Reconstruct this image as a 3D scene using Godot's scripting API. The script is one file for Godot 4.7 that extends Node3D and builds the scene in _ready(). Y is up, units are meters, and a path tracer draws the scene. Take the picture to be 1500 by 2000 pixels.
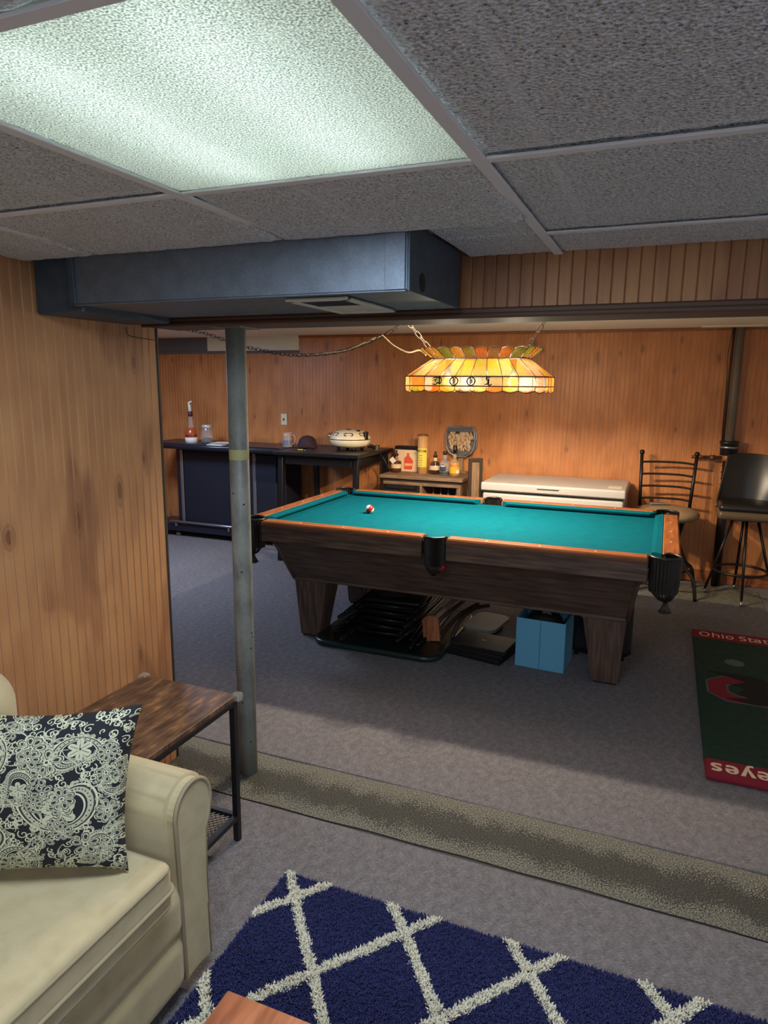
extends Node3D

var used := {}
var T := {}   # textures
var M := {}   # materials
const UP := Vector3.UP

# ---------------------------------------------------------------- tree helpers
func numbered(n: String) -> String:
	if not used.has(n):
		used[n] = 0
		return n
	used[n] += 1
	return "%s_%03d" % [n, used[n]]

func thing(called: String, label: String, category: String, at := Vector3.ZERO, turn := 0.0, group := "") -> Node3D:
	var o := Node3D.new()
	o.name = numbered(called)
	add_child(o)
	o.position = at
	o.rotation.y = turn
	tag(o, label, category, group)
	return o

func tag(o: Node, label: String, category: String, group := "") -> void:
	o.set_meta("label", label)
	o.set_meta("category", category)
	if group != "":
		o.set_meta("group", group)

func structure(called: String, label := "") -> Node3D:
	var o := Node3D.new()
	o.name = called
	add_child(o)
	o.set_meta("kind", "structure")
	if label != "":
		o.set_meta("label", label)
	return o

func part(parent: Node, called: String, st: Variant, m: Material, label := "") -> MeshInstance3D:
	var o := MeshInstance3D.new()
	o.name = called
	o.mesh = done(st) if st is SurfaceTool else st
	o.material_override = m
	parent.add_child(o, true)
	if label != "":
		o.set_meta("label", label)
	return o

func copy(o: Node3D, label: String, at: Vector3, turn := 0.0) -> Node3D:
	var c: Node3D = o.duplicate()
	c.name = numbered(String(o.name).rstrip("_0123456789"))
	add_child(c)
	c.position = at
	c.rotation.y = turn
	c.set_meta("label", label)
	return c

# ---------------------------------------------------------------- mesh helpers
func S(smooth := false) -> SurfaceTool:
	var st := SurfaceTool.new()
	st.begin(Mesh.PRIMITIVE_TRIANGLES)
	st.set_smooth_group(0 if smooth else -1)
	return st

func done(st: SurfaceTool) -> ArrayMesh:
	st.generate_normals()
	return st.commit()

func tri(st: SurfaceTool, a: Vector3, b: Vector3, c: Vector3) -> void:
	st.add_vertex(a); st.add_vertex(c); st.add_vertex(b)

func quad(st: SurfaceTool, a: Vector3, b: Vector3, c: Vector3, d: Vector3) -> void:
	tri(st, a, b, c); tri(st, a, c, d)

func oq(st: SurfaceTool, a: Vector3, b: Vector3, c: Vector3, d: Vector3, n: Vector3) -> void:
	if (b - a).cross(c - a).dot(n) < 0.0:
		quad(st, a, d, c, b)
	else:
		quad(st, a, b, c, d)

func ot(st: SurfaceTool, a: Vector3, b: Vector3, c: Vector3, n: Vector3) -> void:
	if (b - a).cross(c - a).dot(n) < 0.0:
		tri(st, a, c, b)
	else:
		tri(st, a, b, c)

func axis(i: int) -> Vector3:
	return [Vector3.RIGHT, Vector3.UP, Vector3.BACK][i]

# box with chamfered edges
func box(st: SurfaceTool, c: Vector3, s: Vector3, bev := 0.0, b := Basis()) -> void:
	var h := s / 2.0
	var g := minf(bev, minf(h.x, minf(h.y, h.z)) * 0.98)
	for k in 3:
		var i := (k + 1) % 3
		var j := (k + 2) % 3
		for sg in [-1.0, 1.0]:
			var p := []
			for q in [[-1, -1], [1, -1], [1, 1], [-1, 1]]:
				p.append(c + b * (axis(k) * h[k] * sg + axis(i) * (h[i] - g) * q[0] + axis(j) * (h[j] - g) * q[1]))
			oq(st, p[0], p[1], p[2], p[3], b * axis(k) * sg)
	if g <= 0.0:
		return
	for k in 3:
		var i := (k + 1) % 3
		var j := (k + 2) % 3
		for si in [-1.0, 1.0]:
			for sj in [-1.0, 1.0]:
				var p := []
				for sk in [-1.0, 1.0]:
					p.append(c + b * (axis(k) * (h[k] - g) * sk + axis(i) * h[i] * si + axis(j) * (h[j] - g) * sj))
					p.append(c + b * (axis(k) * (h[k] - g) * sk + axis(i) * (h[i] - g) * si + axis(j) * h[j] * sj))
				oq(st, p[0], p[1], p[3], p[2], b * (axis(i) * si + axis(j) * sj))
	for sx in [-1.0, 1.0]:
		for sy in [-1.0, 1.0]:
			for sz in [-1.0, 1.0]:
				var v := Vector3(sx, sy, sz)
				ot(st, c + b * (v * (h - Vector3(0, g, g))), c + b * (v * (h - Vector3(g, 0, g))), c + b * (v * (h - Vector3(g, g, 0))), b * v)

func boxm(c: Vector3, s: Vector3, bev := 0.0, b := Basis()) -> SurfaceTool:
	var st := S()
	box(st, c, s, bev, b)
	return st

# box with rounded edges, optionally bulged by f(point) -> point
func rbox(st: SurfaceTool, c: Vector3, s: Vector3, r: float, n := 3, mid := 2, f: Variant = null, b := Basis()) -> void:
	var h := s / 2.0
	r = minf(r, minf(h.x, minf(h.y, h.z)) * 0.999)
	var lists := []
	for k in 3:
		var l := []
		var e := h[k] - r
		for q in range(n, 0, -1):
			l.append(-e - r * tan(q / float(n) * PI / 4.0))
		for q in mid + 1:
			l.append(lerpf(-e, e, q / float(mid)))
		for q in range(1, n + 1):
			l.append(e + r * tan(q / float(n) * PI / 4.0))
		lists.append(l)
	for k in 3:
		var i := (k + 1) % 3
		var j := (k + 2) % 3
		for sg in [-1.0, 1.0]:
			var li: Array = lists[i]
			var lj: Array = lists[j]
			var g := []
			for a in li:
				var row := []
				for d in lj:
					var p := Vector3.ZERO
					p[k] = h[k] * sg
					p[i] = a
					p[j] = d
					var q := p.clamp(-(h - Vector3(r, r, r)), h - Vector3(r, r, r))
					var o := q + (p - q).normalized() * r
					if f != null:
						o = f.call(o)
					row.append(c + b * o)
				g.append(row)
			for x in li.size() - 1:
				for y in lj.size() - 1:
					if sg > 0:
						quad(st, g[x][y], g[x + 1][y], g[x + 1][y + 1], g[x][y + 1])
					else:
						quad(st, g[x][y], g[x][y + 1], g[x + 1][y + 1], g[x + 1][y])

# turned shape: profile of (radius, height) from bottom to top
func lathe(st: SurfaceTool, prof: Array, seg := 20, xf := Transform3D(), arc := TAU, from := 0.0) -> void:
	for i in prof.size() - 1:
		for k in seg:
			var t0 := from + arc * k / seg
			var t1 := from + arc * (k + 1) / seg
			var a := xf * Vector3(prof[i].x * cos(t0), prof[i].y, prof[i].x * sin(t0))
			var b := xf * Vector3(prof[i + 1].x * cos(t0), prof[i + 1].y, prof[i + 1].x * sin(t0))
			var c := xf * Vector3(prof[i + 1].x * cos(t1), prof[i + 1].y, prof[i + 1].x * sin(t1))
			var d := xf * Vector3(prof[i].x * cos(t1), prof[i].y, prof[i].x * sin(t1))
			if prof[i].x > 1e-5:
				tri(st, a, c, d) if prof[i + 1].x <= 1e-5 else quad(st, a, b, c, d)
			elif prof[i + 1].x > 1e-5:
				tri(st, a, b, c)

func lathem(prof: Array, seg := 20, at := Vector3.ZERO) -> SurfaceTool:
	var st := S(true)
	lathe(st, prof, seg, Transform3D(Basis(), at))
	return st

func tube(st: SurfaceTool, pts: Array, r: float, seg := 8, closed := false, r_end := -1.0) -> void:
	var n := pts.size()
	var rings := []
	var nor := Vector3.ZERO
	for i in n:
		var t: Vector3
		if closed:
			t = (pts[(i + 1) % n] - pts[(i + n - 1) % n]).normalized()
		else:
			t = (pts[mini(i + 1, n - 1)] - pts[maxi(i - 1, 0)]).normalized()
		if nor == Vector3.ZERO:
			nor = t.cross(UP if absf(t.y) < 0.9 else Vector3.RIGHT).normalized()
		nor = (nor - t * nor.dot(t)).normalized()
		var bi := t.cross(nor)
		var rr := r if r_end < 0.0 else lerpf(r, r_end, i / float(n - 1))
		var ring := []
		for k in seg:
			var a := TAU * k / seg
			ring.append(pts[i] + (nor * cos(a) + bi * sin(a)) * rr)
		rings.append(ring)
	for i in (n if closed else n - 1):
		for k in seg:
			var k1 := (k + 1) % seg
			var i1 := (i + 1) % n
			quad(st, rings[i][k], rings[i][k1], rings[i1][k1], rings[i1][k])
	if not closed:
		for k in range(1, seg - 1):
			tri(st, rings[0][0], rings[0][k + 1], rings[0][k])
			tri(st, rings[n - 1][0], rings[n - 1][k], rings[n - 1][k + 1])

func tubem(pts: Array, r: float, seg := 8, closed := false, r_end := -1.0) -> SurfaceTool:
	var st := S(true)
	tube(st, pts, r, seg, closed, r_end)
	return st

# polygon (counter-clockwise in x, y) drawn out along z
func prism(st: SurfaceTool, poly: Array, depth: float, xf := Transform3D()) -> void:
	var z := depth / 2.0
	var n := poly.size()
	for i in n:
		var p: Vector2 = poly[i]
		var q: Vector2 = poly[(i + 1) % n]
		quad(st, xf * Vector3(p.x, p.y, -z), xf * Vector3(q.x, q.y, -z), xf * Vector3(q.x, q.y, z), xf * Vector3(p.x, p.y, z))
	var ix := Geometry2D.triangulate_polygon(PackedVector2Array(poly))
	for i in range(0, ix.size(), 3):
		for sg in [-1.0, 1.0]:
			var v := []
			for k in 3:
				v.append(xf * Vector3(poly[ix[i + k]].x, poly[ix[i + k]].y, z * sg))
			ot(st, v[0], v[1], v[2], xf.basis * Vector3(0, 0, sg))

func arc_pts(c: Vector2, r: Vector2, a0: float, a1: float, n: int) -> Array:
	var l := []
	for i in n + 1:
		var a := deg_to_rad(lerpf(a0, a1, i / float(n)))
		l.append(c + Vector2(cos(a) * r.x, sin(a) * r.y))
	return l

func rrect(w: float, h: float, r: float, n := 5) -> Array:
	var l := []
	l.append_array(arc_pts(Vector2(w / 2 - r, h / 2 - r), Vector2(r, r), 0, 90, n))
	l.append_array(arc_pts(Vector2(-w / 2 + r, h / 2 - r), Vector2(r, r), 90, 180, n))
	l.append_array(arc_pts(Vector2(-w / 2 + r, -h / 2 + r), Vector2(r, r), 180, 270, n))
	l.append_array(arc_pts(Vector2(w / 2 - r, -h / 2 + r), Vector2(r, r), 270, 360, n))
	return l

func spline(pts: Array, per := 6) -> Array:
	var l := []
	for i in pts.size() - 1:
		var p0: Vector3 = pts[maxi(i - 1, 0)]
		var p3: Vector3 = pts[mini(i + 2, pts.size() - 1)]
		for k in per:
			l.append((pts[i] as Vector3).cubic_interpolate(pts[i + 1], p0, p3, k / float(per)))
	l.append(pts[-1])
	return l

func bas(x: Vector3, y: Vector3) -> Basis:   # basis from an x axis and a rough y axis
	x = x.normalized()
	var z := x.cross(y).normalized()
	return Basis(x, z.cross(x), z)

func text(parent: Node, called: String, s: String, size: float, m: Material, xf: Transform3D, depth := 0.001, serif := false, bold := true, width_scale := 1.0) -> MeshInstance3D:
	var t := TextMesh.new()
	t.text = s
	var f := SystemFont.new()
	f.font_names = PackedStringArray(["Droid Serif" if serif else "Droid Sans"])
	f.font_weight = 700 if bold else 400
	t.font = f
	t.font_size = 32
	t.pixel_size = size / 32.0
	t.depth = depth
	var o := part(parent, called, t, m)
	o.transform = xf * Transform3D(Basis.from_scale(Vector3(width_scale, 1, 1)), Vector3.ZERO)
	return o

# ---------------------------------------------------------------- textures
func nz(w: int, h: int, freq: float, sd: int, sx := 1, sy := 1, oct := 3) -> PackedByteArray:
	var n := FastNoiseLite.new()
	n.noise_type = FastNoiseLite.TYPE_SIMPLEX_SMOOTH
	n.seed = sd
	n.frequency = freq
	n.fractal_octaves = oct
	var im := n.get_seamless_image(w / sx, h / sy)
	im.convert(Image.FORMAT_L8)
	if sx > 1 or sy > 1:
		im.resize(w, h, Image.INTERPOLATE_CUBIC)
	return im.get_data()

func tex_rgb(w: int, h: int, d: PackedByteArray) -> ImageTexture:
	return ImageTexture.create_from_image(Image.create_from_data(w, h, false, Image.FORMAT_RGB8, d))

func tex_l(w: int, h: int, d: PackedByteArray) -> ImageTexture:
	return ImageTexture.create_from_image(Image.create_from_data(w, h, false, Image.FORMAT_L8, d))

# colour from up to four weighted noises, through a list of colours
func ramp_tex(w: int, h: int, layers: Array, cols: Array, contrast := 1.0) -> ImageTexture:
	var out := PackedByteArray()
	out.resize(w * h * 3)
	var nl := cols.size() - 1
	var lut := PackedByteArray()
	for i in 256:
		var x := clampf((i / 255.0 - 0.5) * contrast + 0.5, 0, 1) * nl
		var k := mini(int(x), nl - 1)
		var c: Color = (cols[k] as Color).lerp(cols[k + 1], x - k)
		lut.append(c.r8); lut.append(c.g8); lut.append(c.b8)
	for i in w * h:
		var v := 0.0
		for l in layers:
			v += l[0][i] * l[1]
		var t := clampi(int(v), 0, 255) * 3
		out[i * 3] = lut[t]; out[i * 3 + 1] = lut[t + 1]; out[i * 3 + 2] = lut[t + 2]
	return tex_rgb(w, h, out)

func knots(t: ImageTexture, n: int, sd: int, size: float, c: Color) -> ImageTexture:
	var im := t.get_image()
	var r := RandomNumberGenerator.new()
	r.seed = sd
	var w := im.get_width()
	var h := im.get_height()
	for k in n:
		var cx := r.randi_range(0, w - 1)
		var cy := r.randi_range(0, h - 1)
		var rx := size * r.randf_range(0.5, 1.1)
		var ry := rx * r.randf_range(1.5, 3.4)
		for y in range(-int(ry * 2), int(ry * 2) + 1):
			for x in range(-int(rx * 2), int(rx * 2) + 1):
				var d := Vector2(x / rx, y / ry).length()
				d += 0.25 * sin(d * 9.0)
				if d < 2.0:
					var px := posmod(cx + x, w)
					var py := posmod(cy + y, h)
					im.set_pixel(px, py, im.get_pixel(px, py).lerp(c, pow(clampf(1.0 - d / 2.0, 0, 1), 1.6) * 0.85))
	return ImageTexture.create_from_image(im)

func mat(c: Color, rough := 0.8, metal := 0.0, t: Texture2D = null, scale := Vector3.ONE, world := false) -> StandardMaterial3D:
	var m := StandardMaterial3D.new()
	m.albedo_color = c
	m.roughness = rough
	m.metallic = metal
	if t:
		m.albedo_texture = t
		m.uv1_triplanar = true
		m.uv1_world_triplanar = world
		m.uv1_scale = scale
	return m

func relief(m: StandardMaterial3D, t: Texture2D, cm: float) -> StandardMaterial3D:
	m.heightmap_enabled = true
	m.heightmap_texture = t
	m.heightmap_scale = cm
	return m

func rgb(r: int, g: int, b: int) -> Color:
	return Color8(r, g, b)

func make_materials() -> void:
	# beaded wall panelling: vertical grain, wide figure, knots
	var fine := nz(1024, 1024, 0.09, 1, 1, 16)
	var wide := nz(1024, 1024, 0.012, 2, 1, 4, 2)
	var fig := nz(1024, 1024, 0.006, 3, 1, 2, 2)
	var fg := PackedByteArray()
	fg.resize(fig.size())
	for i in fig.size():
		fg[i] = int(127.0 + 127.0 * sin(fig[i] * 0.045))
	# heartwood: tall dark flames with a fairly clear outline
	var hw := nz(1024, 1024, 0.0045, 6, 1, 4, 3)
	var ht := PackedByteArray()
	ht.resize(hw.size())
	for i in hw.size():
		ht[i] = int(255.0 * (1.0 - smoothstep(0.50, 0.62, hw[i] / 255.0)))
	T.panel = ramp_tex(1024, 1024, [[fine, 0.23], [wide, 0.19], [fg, 0.18], [ht, 0.40]], [rgb(128, 84, 56), rgb(160, 110, 74), rgb(184, 132, 88), rgb(198, 148, 98)], 1.0)
	T.panel = knots(T.panel, 6, 5, 9.0, rgb(96, 58, 36))
	M.panel = mat(Color.WHITE, 0.5, 0.0, T.panel, Vector3(0.55, 0.55, 0.55), true)
	T.panel_far = ramp_tex(1024, 1024, [[fine, 0.35], [wide, 0.45], [fg, 0.2]], [rgb(162, 97, 52), rgb(192, 122, 68), rgb(208, 140, 84)], 1.0)
	T.panel_far = knots(T.panel_far, 26, 9, 8.0, rgb(104, 58, 38))
	M.panel_far = mat(Color.WHITE, 0.42, 0.0, T.panel_far, Vector3(0.5, 0.5, 0.5), true)
	M.groove = mat(rgb(206, 164, 120), 0.6)
	M.deck = mat(rgb(120, 110, 100), 0.9)
	M.trim_brown = mat(rgb(98, 74, 60), 0.6)
	# walnut laminate of the pool table, grain along u and along v
	for d in [["u", 16, 1], ["v", 1, 16]]:
		var a := nz(512, 512, 0.06, 11, d[1], d[2])
		var b := nz(512, 512, 0.02, 12, maxi(d[1] / 4, 1), maxi(d[2] / 4, 1))
		T["walnut_" + d[0]] = ramp_tex(512, 512, [[a, 0.65], [b, 0.35]], [rgb(58, 44, 38), rgb(92, 72, 60), rgb(118, 94, 78)], 1.3)
		M["walnut_" + d[0]] = mat(Color.WHITE, 0.45, 0.0, T["walnut_" + d[0]], Vector3(1.4, 1.4, 1.4))
		T["rail_" + d[0]] = ramp_tex(512, 512, [[a, 0.6], [b, 0.4]], [rgb(112, 62, 34), rgb(150, 88, 50), rgb(172, 108, 64)], 1.2)
		M["rail_" + d[0]] = mat(Color.WHITE, 0.35, 0.0, T["rail_" + d[0]], Vector3(2, 2, 2))
		T["oak_" + d[0]] = ramp_tex(512, 512, [[a, 0.6], [b, 0.4]], [rgb(104, 82, 62), rgb(140, 112, 86), rgb(160, 130, 102)], 1.2)
		M["oak_" + d[0]] = mat(Color.WHITE, 0.6, 0.0, T["oak_" + d[0]], Vector3(2, 2, 2))
	# carpets
	var n1 := nz(512, 512, 0.28, 21, 1, 1, 2)
	var n1u := nz(512, 512, 0.22, 22, 4, 1, 2)
	var n2 := nz(512, 512, 0.02, 23, 1, 1, 3)
	T.carpet = ramp_tex(512, 512, [[n1, 0.4], [n1u, 0.42], [n2, 0.18]], [rgb(72, 70, 73), rgb(116, 113, 117), rgb(162, 159, 162)], 1.5)
	M.carpet = mat(Color.WHITE, 0.95, 0.0, T.carpet, Vector3(2.2, 2.2, 2.2), true)
	T.height_fine = tex_l(512, 512, n1)
	relief(M.carpet, T.height_fine, 0.35)
	T.strip = ramp_tex(512, 512, [[n1, 0.75], [n2, 0.25]], [rgb(62, 62, 54), rgb(106, 105, 92), rgb(150, 148, 132)], 1.6)
	M.strip = mat(Color.WHITE, 0.95, 0.0, T.strip, Vector3(1.7, 1.7, 1.7), true)
	relief(M.strip, T.height_fine, 0.6)
	# the joining strip itself: darker along its middle, with a grainy ragged outline
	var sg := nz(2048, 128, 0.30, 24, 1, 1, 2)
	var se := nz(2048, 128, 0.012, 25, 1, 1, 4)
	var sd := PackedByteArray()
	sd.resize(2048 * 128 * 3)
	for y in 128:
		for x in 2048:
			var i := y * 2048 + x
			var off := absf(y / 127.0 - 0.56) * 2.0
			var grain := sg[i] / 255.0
			var dark_band := 1.0 if off + (se[i] / 255.0 - 0.5) * 0.5 + (grain - 0.5) * 0.9 < 0.50 else 0.0
			var v := (0.62 + 0.76 * (grain - 0.5)) * (0.62 if dark_band > 0.5 else 1.0)
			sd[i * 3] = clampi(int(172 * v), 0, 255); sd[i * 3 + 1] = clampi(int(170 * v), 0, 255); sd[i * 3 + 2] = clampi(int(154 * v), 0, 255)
	M.strip_banded = mat(Color.WHITE, 0.95)
	M.strip_banded.albedo_texture = tex_rgb(2048, 128, sd)
	relief(M.strip_banded, tex_l(2048, 128, sg), 0.35)
	# acoustic ceiling tile: crusty with dark pits
	var c1 := nz(512, 512, 0.11, 31, 1, 1, 3)
	var c2 := nz(512, 512, 0.05, 32, 1, 2, 2)
	var cd := PackedByteArray()
	cd.resize(512 * 512 * 3)
	for i in 512 * 512:
		var v := 226.0 + (c1[i] - 128) * 0.28 + (c2[i] - 128) * 0.10
		if c1[i] < 72:
			v -= (72 - c1[i]) * 3.2
		cd[i * 3] = clampi(int(v * 0.975), 0, 255); cd[i * 3 + 1] = clampi(int(v), 0, 255); cd[i * 3 + 2] = clampi(int(v * 1.025), 0, 255)
	T.tile = tex_rgb(512, 512, cd)
	T.tile_h = tex_l(512, 512, c1)
	M.tile = relief(mat(Color.WHITE, 0.95, 0.0, T.tile, Vector3(2.1, 2.1, 2.1), true), T.tile_h, 1.1)
	M.tee = mat(rgb(226, 228, 232), 0.75)
	M.plaster = mat(rgb(242, 232, 212), 0.8)
	M.paint_white = mat(rgb(226, 228, 230), 0.85)
	M.drywall_cream = mat(rgb(226, 214, 188), 0.85)
	M.shade_and_trim_grey = mat(rgb(104, 98, 96), 0.85)  # upper wall's shade put into the colour; also the ledge trim's own grey
	# prismatic light diffuser: pebbled acrylic
	var p1 := nz(512, 512, 0.14, 41, 1, 1, 1)
	var pd := PackedByteArray()
	pd.resize(512 * 512 * 3)
	for i in 512 * 512:
		var v := clampf(0.86 + (p1[i] - 128) / 128.0 * 0.34, 0.4, 1.0)
		pd[i * 3] = int(244 * v); pd[i * 3 + 1] = int(250 * v); pd[i * 3 + 2] = int(250 * v)
	T.pebble = tex_rgb(512, 512, pd)
	T.pebble_h = tex_l(512, 512, p1)
	M.diffuser = relief(mat(Color.WHITE, 0.35, 0.0, T.pebble, Vector3(3.4, 3.4, 3.4), true), T.pebble_h, 0.5)
	M.diffuser.backlight_enabled = true
	M.diffuser.backlight = Color.WHITE
	# metals, paints
	T.blotch = ramp_tex(256, 256, [[nz(256, 256, 0.03, 51), 0.7], [nz(256, 256, 0.2, 52), 0.3]], [rgb(150, 150, 150), rgb(205, 205, 205), rgb(245, 245, 245)], 1.2)
	T.zinc = ramp_tex(256, 256, [[nz(256, 256, 0.03, 53), 0.5], [nz(256, 256, 0.2, 54), 0.5]], [rgb(200, 200, 200), rgb(222, 222, 222), rgb(245, 245, 245)], 1.2)
	M.galvanised = mat(rgb(132, 144, 158), 0.5, 0.6, T.zinc, Vector3(2, 2, 2))
	M.galvanised_old = mat(rgb(92, 108, 124), 0.6, 0.5, T.zinc, Vector3(2, 2, 2))
	M.post = mat(rgb(164, 168, 160), 0.5, 0.0, T.blotch, Vector3(1.5, 0.7, 1.5))
	M.white_paint = mat(rgb(205, 206, 196), 0.5)
	M.black = mat(rgb(20, 20, 24), 0.4)
	M.black_matt = mat(rgb(15, 15, 18), 0.75)
	M.black_iron = mat(rgb(26, 23, 22), 0.38, 0.3)
	M.dark_brown = mat(rgb(58, 46, 38), 0.55)
	M.chrome = mat(rgb(200, 198, 195), 0.22, 0.9)
	M.steel = mat(rgb(150, 152, 156), 0.35, 0.8)
	M.chain = mat(rgb(168, 160, 150), 0.35, 0.8)
	M.chain_dark = mat(rgb(70, 62, 56), 0.4, 0.7)
	M.bar_black = mat(rgb(26, 32, 48), 0.32)
	M.bar_panel = mat(rgb(17, 22, 38), 0.6)
	M.leather = mat(rgb(30, 25, 24), 0.38)
	M.vinyl = mat(rgb(30, 28, 26), 0.33)
	M.vinyl_brown = mat(rgb(88, 72, 54), 0.4)
	# cloths
	var s1 := nz(256, 256, 0.02, 61)
	var s2 := nz(256, 256, 0.3, 62, 1, 1, 1)
	T.suede = ramp_tex(256, 256, [[s1, 0.75], [s2, 0.25]], [rgb(172, 156, 118), rgb(184, 168, 130), rgb(194, 178, 140)], 1.0)
	M.suede = mat(Color.WHITE, 0.9, 0.0, T.suede, Vector3(2.6, 2.6, 2.6), true)
	M.suede.rim_enabled = true
	M.suede.rim = 0.35
	M.suede.rim_tint = 0.6
	M.piping = mat(rgb(150, 138, 110), 0.9)
	T.felt = ramp_tex(256, 256, [[s1, 0.5], [s2, 0.5]], [rgb(2, 80, 96), rgb(5, 88, 104), rgb(10, 96, 112)], 1.0)
	M.felt = mat(Color.WHITE, 0.95, 0.0, T.felt, Vector3(2, 2, 2), true)
	M.felt.metallic_specular = 0.15
	M.felt_cushion = M.felt
	T.tweed = ramp_tex(256, 256, [[nz(256, 256, 0.24, 63, 1, 2, 1), 0.6], [s2, 0.4]], [rgb(98, 78, 56), rgb(152, 126, 94), rgb(190, 162, 126)], 1.6)
	M.tweed = mat(Color.WHITE, 0.95, 0.0, T.tweed, Vector3(5, 5, 5))
	M.navy = mat(rgb(20, 26, 84), 0.95)
	M.blue_bag = mat(rgb(104, 172, 206), 0.85)
	# rustic table top and orange wood
	var r1 := nz(512, 512, 0.05, 71, 1, 10)
	var r2 := nz(512, 512, 0.016, 72, 1, 2)
	T.rustic = ramp_tex(512, 512, [[r1, 0.45], [r2, 0.55]], [rgb(54, 38, 30), rgb(90, 64, 48), rgb(110, 80, 58), rgb(168, 122, 76)], 1.5)
	M.rustic = mat(Color.WHITE, 0.45, 0.0, T.rustic, Vector3(2.2, 2.2, 2.2))
	T.orange_wood = ramp_tex(512, 512, [[nz(512, 512, 0.05, 73, 1, 12), 0.5], [nz(512, 512, 0.012, 74, 1, 3), 0.5]], [rgb(128, 72, 44), rgb(168, 100, 64), rgb(190, 124, 84)], 1.4)
	M.orange_wood = mat(Color.WHITE, 0.4, 0.0, T.orange_wood, Vector3(2, 2, 2))
	M.freezer = mat(rgb(192, 190, 186), 0.4)
	M.freezer_seam = mat(rgb(60, 56, 52), 0.6)
	M.cream = mat(rgb(232, 216, 182), 0.35)
	M.glass = mat(Color(0.92, 0.96, 0.95, 0.12), 0.04)
	M.glass.transparency = BaseMaterial3D.TRANSPARENCY_ALPHA
	M.paper = mat(rgb(226, 220, 206), 0.8)

func put_disc(d: PackedByteArray, w: int, h: int, x: float, y: float, r: float, v: int) -> void:
	var r2 := r * r
	for yy in range(maxi(0, int(y - r)), mini(h - 1, int(y + r)) + 1):
		for xx in range(maxi(0, int(x - r)), mini(w - 1, int(x + r)) + 1):
			var dx := xx - x
			var dy := yy - y
			if dx * dx + dy * dy <= r2:
				d[yy * w + xx] = v

func line2(d: PackedByteArray, w: int, h: int, pts: Array, r: float, v: int) -> void:
	for i in pts.size() - 1:
		var a: Vector2 = pts[i]
		var b: Vector2 = pts[i + 1]
		var n := maxi(1, int(a.distance_to(b) / maxf(0.8, r * 0.7)))
		for k in n:
			var p := a.lerp(b, k / float(n))
			put_disc(d, w, h, p.x, p.y, r, v)

func blob(d: PackedByteArray, w: int, h: int, poly: Array, v: int) -> void:
	var lo := Vector2(1e9, 1e9)
	var hi := -lo
	for p in poly:
		lo = lo.min(p)
		hi = hi.max(p)
	for y in range(maxi(0, int(lo.y)), mini(h - 1, int(hi.y)) + 1):
		var xs := []
		for i in poly.size():
			var a: Vector2 = poly[i]
			var b: Vector2 = poly[(i + 1) % poly.size()]
			if (a.y <= y) != (b.y <= y):
				xs.append(a.x + (y - a.y) / (b.y - a.y) * (b.x - a.x))
		xs.sort()
		for k in range(0, xs.size() - 1, 2):
			for x in range(maxi(0, int(xs[k])), mini(w - 1, int(xs[k + 1])) + 1):
				d[y * w + x] = v

func spiral(c: Vector2, r: float, a0: float, turns: float, dir: float) -> Array:
	var l := []
	for i in 25:
		var t := i / 24.0
		var a := a0 + dir * turns * TAU * t
		l.append(c + Vector2(cos(a), sin(a)) * r * (1.0 - 0.85 * t))
	return l

func teardrop(c: Vector2, r: float, ang: float, bend: float) -> Array:
	var l := []
	for i in 36:
		var t := TAU * i / 36.0
		var p := Vector2(cos(t), sin(t) * pow(sin(t / 2.0), 0.8) * 0.72) * r
		p = p.rotated(bend * (p.x / r + 1.0) * 0.5)
		l.append(c + p.rotated(ang))
	return l

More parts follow.
